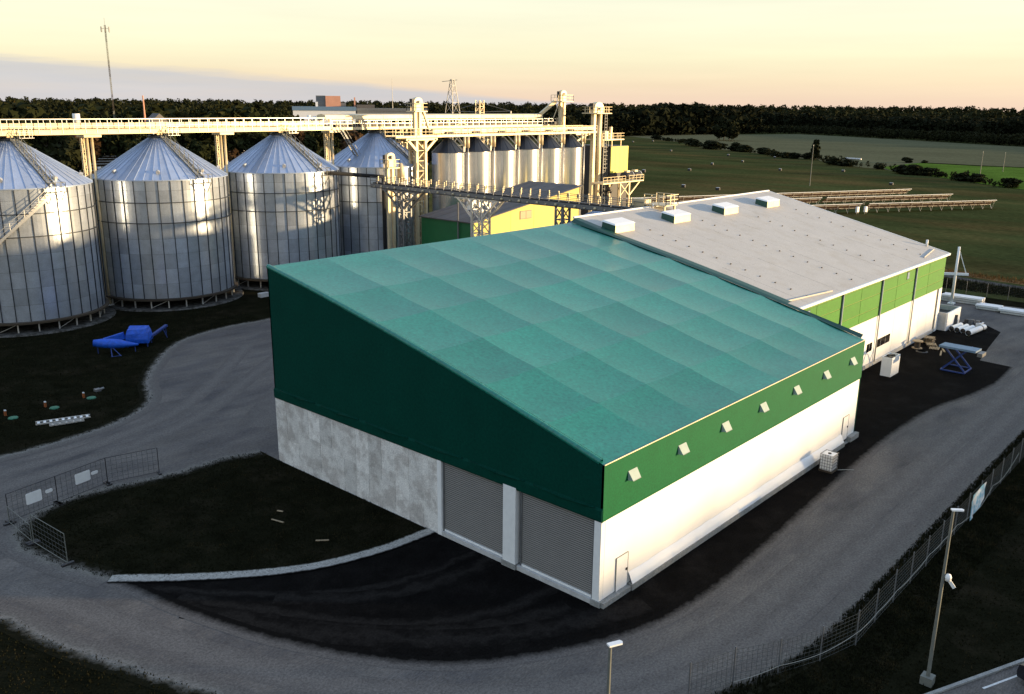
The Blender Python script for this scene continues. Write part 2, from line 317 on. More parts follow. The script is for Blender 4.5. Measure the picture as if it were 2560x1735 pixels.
ji = jitter(smooth_line(isl_edge), .5, .2, 8, False)
sheet('grass_island', ji+smooth_line(kerb_line)+[(-.05, 29.1)], .0122, 'lawn')
sheet('dark_apron', jitter(smooth_line(apron_edge), .7, .10, 11, False)+[(65.1, -4.1), (65.5, -1.0), (72, -.2), (80.4, .7), (83.1, 3.0), (83, 5.4), (76.2, 6.7), (34.3, 6.7), (34.3, 0), (-.05, -.05)]+list(reversed(smooth_line(kerb_line))), .013, 'fresh_asphalt')
bstrip('road_shoulder', left_edge, .95, .0185, 'verge_blend')
bstrip('road_shoulder', list(reversed(bot_edge[1:-1])), .95, .0185, 'verge_blend')
bstrip('island_edge', isl_edge, 1.0, .0187, 'island_blend')
bstrip('road_shoulder', list(reversed(out_edge[2:])), 1.0, .0185, 'weed_blend')
bstrip('apron_edge', list(reversed(apron_edge)), .55, .0165, 'apron_blend')
bstrip('apron_edge', [(57.5, -4.4), (61, -4.35), (65.1, -4.1)][::-1], .35, .0170, 'apron_blend', 1)
for i, (pts, w) in enumerate((([(0, 9), (-5, 9.2), (-9, 11.5), (-12.5, 15.5), (-15, 19)], .35), ([(0, 3), (-4, 3.4), (-8.5, 6.5), (-11.5, 11.5), (-14.4, 17)], .5), ([(-1, 1.2), (-5, 2.6), (-9, 6), (-12, 10.5), (-14.8, 15.5)], .7), ([(2, -1.6), (-3, .4), (-7, 3.2), (-10.5, 7.4), (-13.3, 12)], .8), ([(0, 7.6), (-4, 7.9), (-8, 9.8), (-11, 13.2)], .6))): bstrip('tyre_track', pts, w, .0150+.0002*i, 'track_blend')
for i, (pts, w) in enumerate((([(-60, 38), (-30, 38.5), (-12, 38.6), (0, 41), (9, 48), (20, 56)], .9), ([(-60, 40.5), (-30, 41), (-12, 41), (-1, 43.4), (6, 49), (16, 59)], .8), ([(-20, 24.5), (-18.0, 18), (-16.3, 12), (-13.6, 5), (-9, -1.4), (-4, -4.6), (2, -6.1), (14, -6.2), (90, -6.0)], .9), ([(-22, -6), (-15.5, -.5), (-10.8, -2.6), (-4.5, -5.9), (2, -7.8), (14, -8.0), (90, -8.0)], .8), ([(3, 36), (12, 44), (24, 52)], 2.2))): bstrip('wheel_path', pts, w, .0092+.0005*i, 'wheel_blend')
bstrip('kerb', kerb_line, .50, .055, 'kerb_gravel')
strip('kerb_base', kerb_line, .33, .33, .050, 'gravel', 25, .05, h=.04)
strip('repair_seam', [(-9.6, -.5), (-12.0, -3.1), (-13.6, -5.0)], .12, .12, .017, 'fresh_asphalt', 27, .05)
# car park corner behind the kerb
pk = Vector((5.48, -2.38)).normalized()
def pkp(s, t): return (4.53+pk.x*s+pk.y*t, -15.35+pk.y*s-pk.x*t)      # t away from the lawn
sheet('car_park', [pkp(-8, .1), pkp(40, .1), pkp(40, 30), pkp(-8, 30)], .010, 'asphalt')
strip('kerb', [pkp(-8, 0), pkp(10, 0), pkp(40, 0)], .09, .09, .12, 'kerb_concrete', 28, .01, h=.11)
strip('bay_line', [pkp(2.35, .63), pkp(9, .63)], .05, .05, .016, 'line_paint', 29, .004)
# country beyond the site
hed = [(573, 369), (539, 325), (495, 289), (467, 260), (454, 233), (435, 207), (416, 191), (410, 168), (372, 137), (361, 116), (340, 96), (334, 83), (320, 69), (303, 52), (280, 20), (250, -30)]
sheet('stubble_field', jitter(hed, 8, 1.5, 31, False)+[(420, -60), (683, 135), (729, 209), (770, 260), (794, 312), (820, 363), (733, 397), (720, 414), (690, 440), (625, 440)], .05, 'stubble')
sheet('clover_strip', [(408, 122), (425, 121), (425, 60), (420, -10), (250, -30), (280, 22), (303, 55), (320, 72), (336, 88), (360, 113), (376, 122)], .10, 'clover')
strip('farm_track', [(150, 120), (128, 60), (115, 20), (112.5, 8), (110.5, -12), (109, -60)], 1.2, 1.2, .02, 'gravel', 33, .2)
strip('dry_verge', [(152, 110), (131, 55), (118.5, 19), (116, 8), (114, -12), (112, -60)], 1.6, .9, .022, 'dry_grass', 34, .5)
strip('field_ditch', [(425, 121), (423, 90), (430, 40), (440, -20)], 3, 3, .13, 'lawn', 35, 1)

# ------------------------------------------------------------------ storage hall
LX, WY, EZ, HZ = 34.2, 29.15, 8.0, 14.42
def zroof(y):
    t = y/WY; return EZ+(HZ-EZ)*t+.36*4*t*(1-t)
hall = thing('storage_hall', 'large new hall with green sloping membrane roof and two roller shutters', 'hall', (0, 0, 0))
bx = [0, 5.0, 9.9, 14.8, 19.7, 24.6, 29.5, LX]; by_ = [0, 4.2, 8.8, 13.3, 18.0, 22.7, WY]
sn = (HZ-EZ)/WY
for i in range(7):
    for j in range(6):
        mb = MB(); n = 6; x0, x1, y0, y1 = bx[i], bx[i+1], by_[j], by_[j+1]
        ys = [y0+(y1-y0)*b/n for b in range(n+1)]
        g = [[None]*(n+1) for _ in range(n+1)]
        for a in range(n+1):
            for b in range(n+1):
                u = a/n; w = (ys[b]-y0)/(y1-y0); x = x0+(x1-x0)*u
                # membrane sags between the rafters and lies a little lower on the far side of each bay
                ed = min(1, min(ys[b], WY-ys[b])/2.2, 1); sag = -.085*(4*u*(1-u))*ed-.075*(4*w*(1-w))*ed
                lap = 0
                g[a][b] = (x, ys[b], zroof(ys[b])+sag+lap)
        vs_ = [g[a][b] for a in range(n+1) for b in range(n+1)]
        mb.add(vs_, [(a*(n+1)+b, (a+1)*(n+1)+b, (a+1)*(n+1)+b+1, a*(n+1)+b+1) for a in range(n) for b in range(n)])
        mb.build('roof_panel', 'green_fabric', hall, smooth=True)
# rounded verge roll over the front gable with lapped joints
for j in range(6):
    y0, y1 = by_[j]+(.3 if j == 0 else .004), by_[j+1]-.004; mb = MB(); m = 8
    for b in range(m):
        ya, yb = y0+(y1-y0)*b/m, y0+(y1-y0)*(b+1)/m
        mb.tube((.10, ya, zroof(ya)+.00), (.10, yb, zroof(yb)+.00), .17, 8, cap=False)
    mb.build('verge_roll', 'green_fabric', hall, smooth=True)
    mb = MB()
    for b in range(4):
        ya, yb = y0+.15+(y1-y0-.3)*b/4, y0+.15+(y1-y0-.3)*(b+1)/4
        mb.tube((.42, ya, zroof(ya)-.02), (.42, yb, zroof(yb)-.02), .055, 6, cap=False)
    mb.build('verge_lacing', 'green_fabric', hall, smooth=True)
gy = [WY*i/12 for i in range(13)]
prof = [(0, y, zroof(y)-.02) for y in gy]
MB().prism([(0, 0, 5.0), *prof, (0, WY, 5.0)], (.14, 0, 0)).build('gable_membrane', 'green_fabric_shaded', hall)
MB().prism([(LX-.14, 0, .3), *[(LX-.14, p[1], p[2]) for p in prof], (LX-.14, WY, .3)], (.14, 0, 0)).build('rear_membrane', 'green_fabric_shaded', hall)
MB().box(0, WY-.12, 4.95, LX, WY, HZ-.05).build('side_membrane', 'green_fabric_shaded', hall)
MB().box(.31, WY-.3, 0, LX-.16, WY-.02, 4.94).build('side_wall', 'concrete', hall)
hem = MB().prism([(-.03, .0, 4.86), (-.08, .0, 4.95), (-.09, 0, 5.50), (-.03, 0, 5.62), (.05, 0, 5.62), (.05, 0, 4.86)], (0, WY, 0)); hem.build('hem_band', 'green_fabric_shaded', hall)
hp = MB()
for j in range(6):
    ya, yb = .5+j*4.75, 4.6+j*4.75; hp.tube((-.09, ya, 5.60-.0*j), (-.11, (ya+yb)/2, 5.50), .045, 6, .06); hp.tube((-.11, (ya+yb)/2, 5.50), (-.08, yb, 5.60), .06, 6, .03)
hp.build('hem_tube', 'green_fabric_shaded', hall, smooth=True)
# precast wall, one object a panel, with an upper and a lower lift
pn = [12.22+(WY-12.22)*k/13 for k in range(14)]
for k in range(13):
    wz = 2.35+.45*math.sin((k//2)*2.1)
    MB().box(-.012*(k % 2), pn[k]+.006, 0, .30, pn[k+1]-.006, wz).build('concrete_panel', 'concrete', hall)
    MB().box(-.012*((k+1) % 2), pn[k]+.006, wz+.008, .30, pn[k+1]-.006, 4.93).build('concrete_panel', 'concrete', hall)
MB().box(.06, 12.25, 0, .26, WY-.01, 4.9).build('panel_backing', 'dark_steel', hall)
def shutter(y0, y1):
    mb = MB(); n = 38; z0, z1 = .42, 5.15; dz = (z1-z0)/n
    for k in range(n):      # interlocking slats, each leaning out over the shadow gap below it
        z = z0+k*dz
        mb.add([(.112, y0, z+dz*.42), (.112, y1, z+dz*.42), (.150, y0, z+dz*.98), (.150, y1, z+dz*.98), (.20, y0, z+dz*.42), (.20, y1, z+dz*.42)], [(1, 0, 2, 3), (0, 1, 5, 4)])
    d = mb.build('roller_shutter', 'shutter', hall); MB().box(.19, y0, z0, .22, y1, z1).build('gap_shade', 'tyre', d)  # black sheet paints the shade in the grooves between slats
    MB().box(.10, y0, .30, .22, y1, .42).build('bottom_rail', 'white_paint', d)
    MB().box(.08, y0-.10, .0, .24, y0, 5.15).build('guide_rail', 'grey_steel', d); MB().box(.08, y1, .0, .24, y1+.10, 5.15).build('guide_rail', 'grey_steel', d)
shutter(6.95, 11.74); shutter(.60, 5.52)
MB().box(-.04, 11.86, 0, .30, 12.20, 4.92).build('door_jamb', 'white_paint', hall)
MB().box(-.10, 5.84, .33, .32, 6.78, 5.0).build('door_pier', 'white_paint', hall)
MB().box(-.16, 5.78, 0, .34, 6.84, .33).build('pier_footing', 'kerb_concrete', hall)
MB().box(-.02, .03, .33, .32, .48, 5.0).build('corner_post', 'white_paint', hall)
MB().box(-.10, -.10, 0, .34, .54, .33).build('post_footing', 'kerb_concrete', hall)
MB().box(-.05, 6.85, 0, .35, 11.85, .29).build('threshold', 'pale_concrete', hall); MB().box(-.05, .56, 0, .35, 5.76, .29).build('threshold', 'pale_concrete', hall)
# long white wall
MB().box(.32, .02, .34, LX-.14, .20, 4.90).build('wall_membrane', 'white_sheet', hall)
MB().prism([(0, 0, 4.88), (0, -.03, 5.0), (0, .0, EZ-.01), (0, .14, EZ-.03), (0, .14, 4.88)], (LX, 0, 0)).build('green_fascia', 'green_band', hall)
MB().tube((0, .0, EZ+.01), (LX, .0, EZ+.01), .035, 6).build('eave_bead', 'sungold_steel', hall)
MB().box(.0, -.28, 0, 2.50, .1, .30).build('plinth', 'kerb_concrete', hall)
MB().box(2.56, -.34, 0, 31.5, .1, .36).build('plinth', 'kerb_concrete', hall); MB().box(32.65, -.34, 0, LX+.1, .1, .42).build('plinth', 'kerb_concrete', hall)
MB().box(31.5, -.2, 0, 32.65, .1, .06).build('door_sill', 'kerb_concrete', hall)
fl = MB(); k = 60; xs = [2.62+(31.4-2.62)*i/k for i in range(k+1)]     # folded skirt of the membrane
row = []
for i, x in enumerate(xs):
    w = .030*vnoise(x*1.1, 41)+.02*vnoise(x*3.1, 42); row.append([(x, .01, .95+w), (x, -.10+w, .86+w), (x, -.24+w, .55), (x, -.30, .37)])
fl.add([p for r in row for p in r], [(i*4+j, i*4+j+1, (i+1)*4+j+1, (i+1)*4+j) for i in range(k) for j in range(3)])
fl.build('membrane_skirt', 'white_sheet', hall, smooth=True)
def pdoor(x0, z0):
    d = MB().box(x0, -.035, z0, x0+1.02, .03, z0+1.96).build('door', 'white_panel', hall)
    MB().prism([(x0-.035, -.05, z0), (x0-.012, -.05, z0), (x0-.012, -.05, z0+1.97), (x0+1.032, -.05, z0+1.97), (x0+1.032, -.05, z0), (x0+1.055, -.05, z0), (x0+1.055, -.05, z0+1.985), (x0-.035, -.05, z0+1.985)], (0, .06, 0)).build('door_frame', 'kerb_concrete', d)
    MB().box(x0+.86, -.09, z0+.95, x0+.95, -.035, z0+1.08).build('handle', 'dark_steel', d)
pdoor(1.42, .32); pdoor(31.52, .32)
for k in range(7):
    x = 2.50+k*4.90; z = 6.80; mb = MB()
    # canvas hood: hinged at the top, propped open below
    mb.add([(x-.40, -.03, z+.26), (x+.40, -.03, z+.26), (x+.36, -.34, z-.22), (x-.36, -.34, z-.22), (x-.40, -.03, z-.26), (x+.40, -.03, z-.26)],
           [(0, 3, 2, 1), (0, 4, 3), (1, 2, 5)])
    h = mb.build('vent_hood', 'hood_cloth', hall)
    MB().box(x-.36, -.044, z-.25, x+.36, -.032, z+.22).build('opening', 'dark_steel', h)
    MB().tube((x-.36, -.34, z-.23), (x+.36, -.34, z-.23), .018, 5).build('prop', 'grey_steel', h)
# ------------------------------------------------------------------ packing hall (older, grey roof)
BX0, BX1, BY0, BY1, BZ0, BZ1 = 35.0, 76.3, 6.7, 29.58, 9.28, 14.8
KB = (BZ1-BZ0)/(BY1-BY0)
zb = lambda y: BZ0+KB*(y-BY0)
ph = thing('packing_hall', 'older hall with pale grey roof, four skylights and green panelled side', 'hall', (35, 6.7, 0))
nx = 12
for i in range(nx):      # roofing membrane laid in sheets up the slope
    x0, x1 = BX0+(BX1-BX0)*i/nx, BX0+(BX1-BX0)*(i+1)/nx
    for (ya, yb) in ((BY0-.25, 14.2+.8*(i % 2)), (14.2+.8*(i % 2), 22.0-.7*(i % 2)), (22.0-.7*(i % 2), BY1)):
        e = .006*((i+int(ya)) % 2)
        MB().add([(x0+.01, ya+.01, zb(ya)+e), (x1-.01, ya+.01, zb(ya)+e), (x1-.01, yb-.01, zb(yb)+e), (x0+.01, yb-.01, zb(yb)+e), (x0+.01, ya+.01, zb(ya)-.1), (x1-.01, ya+.01, zb(ya)-.1), (x1-.01, yb-.01, zb(yb)-.1), (x0+.01, yb-.01, zb(yb)-.1)],
                 [(0, 1, 2, 3), (0, 4, 5, 1), (1, 5, 6, 2), (2, 6, 7, 3), (3, 7, 4, 0)]).build('roof_sheet', 'roof_membrane', ph)
MB().add([(BX0, BY0-.2, zb(BY0-.2)-.03), (BX1, BY0-.2, zb(BY0-.2)-.03), (BX1, BY1, BZ1-.03), (BX0, BY1, BZ1-.03)], [(0, 1, 2, 3)]).build('roof_underlay', 'roof_membrane', ph)
# flashing where the new roof meets the old one
fa = MB()
for (ya, yb) in ((0.3, 6.7), (6.7, 12), (12, 18), (18, 24), (24, 29.2)):
    up = lambda y: zb(y)+.10 if y > 6.69 else zroof(y)+.25
    w = .30
    fa.add([(LX-.10, ya, zroof(ya)+.03), (LX-.10, yb, zroof(yb)+.03), (LX+w, yb, max(up(yb), zroof(yb)+.12)), (LX+w, ya, max(up(ya), zroof(ya)+.12)), (BX0+.25, yb, max(up(yb), zroof(yb)+.12)), (BX0+.25, ya, max(up(ya), zroof(ya)+.12))], [(0, 1, 2, 3), (3, 2, 4, 5)] if ya > 6 else [(0, 1, 2, 3)])
fa.build('roof_flashing', 'green_dark', ph)
MB().prism([(BX0, BY0, 0), (BX0, BY1, 0), (BX0, BY1, BZ1-.1), (BX0, BY0, BZ0-.1)], (.2, 0, 0)).build('end_wall', 'green_wall', ph)
MB().prism([(BX1-.2, BY0, 0), (BX1-.2, BY1, 0), (BX1-.2, BY1, BZ1-.1), (BX1-.2, BY0, BZ0-.1)], (.2, 0, 0)).build('end_wall', 'green_wall', ph)
MB().box(BX0, BY1-.2, 0, BX1, BY1, BZ1-.1).build('rear_wall', 'green_wall', ph)
MB().box(BX0-.05, BY1-.10, BZ1-.12, BX1+.1, BY1+.12, BZ1+.10).build('ridge_trim', 'white_paint', ph)
MB().prism([(BX1-.02, BY0-.25, zb(BY0-.25)-.2), (BX1-.02, BY1+.1, BZ1-.2), (BX1-.02, BY1+.1, BZ1+.05), (BX1-.02, BY0-.25, zb(BY0-.25)+.05)], (.14, 0, 0)).build('verge_trim', 'white_paint', ph)
MB().box(BX0+.3, BY0-.42, 9.02, BX1+.1, BY0-.20, 9.24).build('gutter', 'white_paint', ph)
# side wall: backing, green panels in three rows, white wall below
MB().box(BX0+.2, BY0+.02, 0, BX1-.2, BY0+.2, 9.05).build('wall_backing', 'green_joint', ph)
jx = [35.0, 40.45, 46.0, 50.75, 56.0, 60.5, 66.0, 70.6, 76.3]; jz = [5.16, 6.12, 7.52, 8.70, 9.02]
for i in range(8):
    for j in range(4):
        MB().box(jx[i]+.03, BY0-.03-.004*(i % 2), jz[j]+.030, jx[i+1]-.03, BY0+.03, jz[j+1]-.030).build('wall_panel', 'green_panel', ph)
wx = [35.0, 46.0, 51.0, 53.55, 56.0, 60.9, 66.0, 69.0, 71.8, 74.5]
for i in range(len(wx)-1):
    if wx[i] in (53.55, 56.0):
        MB().box(wx[i]+.012, BY0-.02, .40, wx[i+1]-.012, BY0+.03, 1.55).build('white_panel', 'white_panel', ph); MB().box(wx[i]+.012, BY0-.02, 2.70, wx[i+1]-.012, BY0+.03, 5.14).build('white_panel', 'white_panel', ph)
    else: MB().box(wx[i]+.012, BY0-.02-.003*(i % 2), .40, wx[i+1]-.012, BY0+.03, 5.14).build('white_panel', 'white_panel', ph)
MB().box(35, BY0-.14, 0, 74.5, BY0+.1, .39).build('plinth', 'pale_concrete', ph)
MB().box(74.55, BY0+.0, 0, 75.3, BY0+.5, 5.1).build('door_recess', 'dark_steel', ph)
MB().box(75.0, BY0-.10, 0, 75.75, BY0+.1, 5.14).build('door_jamb', 'white_paint', ph); MB().box(75.77, BY0-.03, 0, 76.28, BY0+.1, 5.14).build('white_panel', 'white_panel', ph)
MB().box(53.56, BY0-.012, 1.555, 55.99, BY0+.03, 2.695).build('white_panel', 'white_panel', ph); MB().box(56.01, BY0-.012, 1.555, 60.89, BY0+.03, 2.695).build('white_panel', 'white_panel', ph)
for (x0, x1, npn) in ((53.72, 55.28, 2), (56.25, 60.30, 3)):
    w = MB().box(x0, BY0-.03, 1.60, x1, BY0+.0, 2.62).build('window', 'white_paint', ph)
    for k in range(npn):
        a = x0+.07+(x1-x0-.07)*k/npn; b = x0+(x1-x0-.07)*(k+1)/npn
        MB().box(a, BY0-.045, 1.67, b, BY0-.032, 2.55).build('pane', 'window_glass', w)
    MB().box(x0-.05, BY0-.12, 1.54, x1+.05, BY0-.031, 1.59).build('sill', 'white_paint', w)
MB().box(66.65, BY0-.05, .45, 67.25, BY0-.023, 2.1).build('meter_cabinet', 'white_paint', ph)
for (x0, z0) in ((63.2, 7.85), (38.3, 7.75)):
    w = MB().box(x0, BY0-.07, z0, x0+.72, BY0-.045, z0+.82).build('vent_window', 'green_dark', ph); MB().box(x0+.08, BY0-.085, z0+.07, x0+.64, BY0-.072, z0+.75).build('pane', 'deck_blue', w)
for x in (46.0, 56.0, 66.0):
    d = MB().tube((x, BY0-.16, .35), (x, BY0-.16, 9.05), .075, 8).build('downpipe', 'pale_concrete', ph, smooth=True)
    MB().box(x-.16, BY0-.10, 5.18, x+.14, BY0-.035, 9.0).build('joint_cover', 'green_dark', d)
# skylights
for k in range(4):
    x = 35.4+10.45*k; y0, y1 = 24.9, 26.5; x1 = x+3.25
    s = MB().add([(x, y0, zb(y0)), (x1, y0, zb(y0)), (x1, y1, zb(y1)), (x, y1, zb(y1)), (x+.06, y0+.03, zb(y0)+.72), (x1-.06, y0+.03, zb(y0)+.72), (x1-.06, y1-.03, zb(y1)+.62), (x+.06, y1-.03, zb(y1)+.62)],
                 [(0, 1, 5, 4), (1, 2, 6, 5), (2, 3, 7, 6), (3, 0, 4, 7), (4, 5, 6, 7)]).build('skylight', 'sungold_steel', ph)  # yellow of the sunlit front is put into the kerb colour
    MB().add([(x-.04, y0-.06, zb(y0)+.724), (x1+.04, y0-.06, zb(y0)+.724), (x1+.04, y1+.06, zb(y1)+.624), (x-.04, y1+.06, zb(y1)+.624), (x+.1, y0+.1, zb(y0)+.86), (x1-.1, y0+.1, zb(y0)+.86), (x1-.1, y1-.1, zb(y1)+.76), (x+.1, y1-.1, zb(y1)+.76)],
             [(0, 1, 5, 4), (1, 2, 6, 5), (2, 3, 7, 6), (3, 0, 4, 7), (4, 5, 6, 7), (3, 2, 1, 0)]).build('dome', 'white_paint', s)
    MB().add([(x-.012, y0, zb(y0)+.01), (x-.012, y1, zb(y1)+.01), (x+.045, y1-.03, zb(y1)+.60), (x+.045, y0+.03, zb(y0)+.70)], [(0, 3, 2, 1)]).build('shaded_cheek', 'green_dark', s)  # dark sheet painting the shade on the side turned from the sun
# snow-guard feet in four rows up the slope
sm = MB().box(-.09, -.05, 0, .09, .05, .09).mesh('roof_foot', 'dark_steel')
for x in (40.2, 50.5, 60.6, 70.8):
    for j in range(12):
        y = 7.5+1.53*j+.12*(x-40)/10
        if y < 24.5: piece('roof_foot', sm, ph, (x+.05*j-.2, y, zb(y)))
for (xa, ya, xb, yb_) in ((35.6, 7.7, 44.2, 6.95), (69.6, 7.1, 75.4, 7.9)):
    g = MB(); g.beam((xa, ya, zb(ya)+.08), (xb, yb_, zb(yb_)+.08), .08, .14); g.build('snow_guard', 'roof_membrane', ph)
MB().tube((75.9, 8.9, zb(8.9)), (75.9, 8.9, zb(8.9)+.75), .14, 8).build('flue', 'white_paint', ph, smooth=True)
MB().tube((48.4, 29.2, BZ1-.1), (48.4, 29.2, BZ1+.35), .07, 8).build('flue', 'white_paint', ph, smooth=True)
# walled bay at the end of the hall
bay = thing('concrete_bay', 'open-topped white concrete bay against the end of the grey roofed hall', 'concrete bay', (78.7, 6.9, 0))
MB().box(76.36, 5.62, 0, 81.4, 5.82, 2.15).build('wall', 'white_panel', bay); MB().box(76.36, 5.82, 0, 76.56, 8.2, 2.15).build('wall', 'pale_concrete', bay); MB().box(81.2, 5.82, 0, 81.4, 8.2, 2.15).build('wall', 'pale_concrete', bay); MB().box(76.56, 8.0, 0, 81.2, 8.2, 2.15).build('wall', 'pale_concrete', bay)
MB().box(76.56, 5.82, 0, 81.2, 8.0, 1.55).build('gravel_fill', 'soil', bay)
# ------------------------------------------------------------------ grain bins
def arc_panel(R, da, h, t=.02, seg=3, taper=None):       # wall sheet: curved face with returned edges
    mb = MB(); n = seg+1; A = [da*(i/seg-.5) for i in range(n)]
    mb.add([(R*math.cos(a), R*math.sin(a), z) for z in (0, h) for a in A]+[((R-t)*math.cos(a), (R-t)*math.sin(a), z) for z in (0, h) for a in A],
           [(i, i+1, n+i+1, n+i) for i in range(seg)]+[(0, n, 3*n, 2*n), (n-1, 3*n-1, 4*n-1, 2*n-1)]+[(i+1, i, 2*n+i, 2*n+i+1) for i in range(seg)]+[(n+i, n+i+1, 3*n+i+1, 3*n+i) for i in range(seg)])
    return mb
def roof_seg(R0, z0, R1, z1, da, rib=.09):
    mb = MB(); a, b = -da/2, da/2; c = lambda r, t, z: (r*math.cos(t), r*math.sin(t), z)
    mb.add([c(R0, a, z0), c(R0, 0, z0-.015), c(R0, b, z0), c(R1, a, z1), c(R1, 0, z1-.01), c(R1, b, z1)], [(0, 1, 4, 3), (1, 2, 5, 4)])
    w = .035/R0; w1 = .03/R1
    mb.add([c(R0, b-w, z0), c(R0, b+w, z0), c(R1, b+w1, z1), c(R1, b-w1, z1), c(R0, b-w*.6, z0+rib), c(R0, b+w*.6, z0+rib), c(R1, b+w1*.6, z1+rib*.7), c(R1, b-w1*.6, z1+rib*.7)], [(0, 1, 5, 4), (1, 2, 6, 5), (2, 3, 7, 6), (3, 0, 4, 7), (4, 5, 6, 7)])
    return mb
BR, Z0, Z1, Z2 = 8.2, 1.42, 16.08, 21.0; NS, NR, NF = 36, 8, 48
rowh = [.0, 1.85, 3.75, 5.6, 7.5, 9.45, 11.95, 13.4, 14.66]
bm = [arc_panel(BR, 2*PI/NS*.985, rowh[j+1]-rowh[j]-.02).mesh('wall_sheet', 'galv') for j in range(NR)]
stf = MB().box(BR-.01, -.047, 0, BR+.09, .047, Z1-Z0).mesh('stiffener', 'galv_dark')
rfm = roof_seg(BR+.12, Z1, 1.0, Z2-.1, 2*PI/NF).mesh('roof_sheet', 'galv_roof')
legm = MB().box(7.95, -.07, .14, 8.09, .07, 1.16).mesh('leg', 'galv_rail')
vtm = MB().tube((6.9, 0, Z1+.55), (7.0, 0, Z1+1.0), .22, 8).tube((7.0, 0, Z1+1.0), (7.35, 0, Z1+.85), .24, 8).mesh('roof_vent', 'galv_rail')
def rail_run(mb, pts, h=1.05, step=1.3, r=.022, mid=True):
    for a, b in zip(pts, pts[1:]):
        a, b = Vector(a), Vector(b); n = max(1, round((b-a).length/step))
        for i in range(n+1):
            p = a.lerp(b, i/n); mb.beam(p, p+Vector((0, 0, h)), r*2)
        mb.beam(a+Vector((0, 0, h)), b+Vector((0, 0, h)), r*2)
        if mid: mb.beam(a+Vector((0, 0, h*.52)), b+Vector((0, 0, h*.52)), r*1.6)
    return mb
def grain_bin(x, y, label, st_az=-82, helical=False):
    b = thing('grain_bin', label, 'grain silo', (x, y, 0), 'galvanised grain silos under the long bridge')
    MB().lathe([(0, .15), (BR+1.0, .15), (BR+1.1, .0)], 48, x, y).build('pad', 'gravel', b)
    for k in range(24): piece('leg', legm, b, (0, 0, 0), 2*PI*k/24, world=False)
    MB().lathe([(6.8, 1.15), (8.62, 1.15), (8.64, 1.38), (BR-.2, 1.40)], 48, x, y).build('ring_beam', 'dark_wood', b)
    br = MB()
    for k in range(0, 24, 3):
        a0, a1 = 2*PI*k/24, 2*PI*(k+1)/24
        br.beam((x+8.0*math.cos(a0), y+8.0*math.sin(a0), .2), (x+8.0*math.cos(a1), y+8.0*math.sin(a1), 1.1), .05)
    br.build('leg_brace', 'galv_rail', b)
    MB().lathe([(7.4, 1.14), (3.0, .5), (0, .5)], 24, x, y).build('hopper', 'galv_dark', b)
    MB().lathe([(BR-.03, Z0), (BR-.03, Z1)], 72, x, y).build('liner', 'galv_dark', b)
    for j in range(NR):
        for k in range(NS): piece('wall_sheet', bm[j], b, (0, 0, Z0+rowh[j]), 2*PI*(k+.5)/NS, world=False)
    for k in range(NS): piece('stiffener', stf, b, (0, 0, Z0), 2*PI*k/NS, world=False)
    for z in (10.85, 13.35):
        MB().lathe([(BR+.09, z-.05), (BR+.19, z-.05), (BR+.19, z+.05), (BR+.09, z+.05)], 72, x, y).build('wind_ring', 'galv_dark', b)
    MB().lathe([(BR-.05, Z1-.10), (BR+.14, Z1-.10), (BR+.14, Z1+.02), (BR-.05, Z1+.02)], 72, x, y).build('eave_ring', 'galv_roof', b)
    for k in range(NF): piece('roof_sheet', rfm, b, (0, 0, 0), 2*PI*k/NF, world=False)
    MB().lathe([(1.15, Z2-.25), (1.15, Z2+.12), (.5, Z2+.3), (0, Z2+.3)], 20, x, y).build('roof_cap', 'galv_dark', b)
    for k in range(8): piece('roof_vent', vtm, b, (0, 0, 0), 2*PI*(k+.35)/8, world=False)
    # stair up the roof with its hand rails
    a = math.radians(st_az); c, s = math.cos(a), math.sin(a); t = (-s, c)
    P = lambda r, o, dz: (x+c*r+t[0]*o, y+s*r+t[1]*o, Z1+(BR-r)*(Z2-Z1)/(BR-.9)+dz)
    mb = MB()
    for o in (-.36, .36): mb.beam(P(BR, o, .16), P(1.0, o, .16), .05, .14)
    for k in range(26):
        r = BR-.2-k*.265; mb.beam(P(r, -.36, .2), P(r, .36, .2), .10, .03)
    st = mb.build('roof_stair', 'lamp_steel', b); mb = MB()
    for o in (-.38, .38):
        for k in range(9):
            r = BR-.1-k*.84; p = P(r, o, .2); mb.beam(p, (p[0], p[1], p[2]+.95), .05)
        for h in (.65, 1.13): mb.beam(P(BR-.1, o, h), P(1.05, o, h), .04)
    mb.build('hand_rail', 'lamp_steel', st)
    mb = MB(); q = Vector((x+c*(BR+.55), y+s*(BR+.55), Z1-.55)); T = Vector((t[0], t[1], 0)); N_ = Vector((c, s, 0))
    mb.prism([q-T*.9-N_*.45, q+T*.9-N_*.45, q+T*.9+N_*.45, q-T*.9+N_*.45], (0, 0, .06))
    rail_run(mb, [q-T*.9-N_*.4, q-T*.9+N_*.45, q+T*.9+N_*.45, q+T*.9-N_*.4], 1.1, .6)
    for o in (-.7, .7): mb.beam(q+T*o+N_*.4, q+T*o-N_*.45-Vector((0, 0, 1.2)), .06)
    mb.build('eave_platform', 'lamp_steel', b)
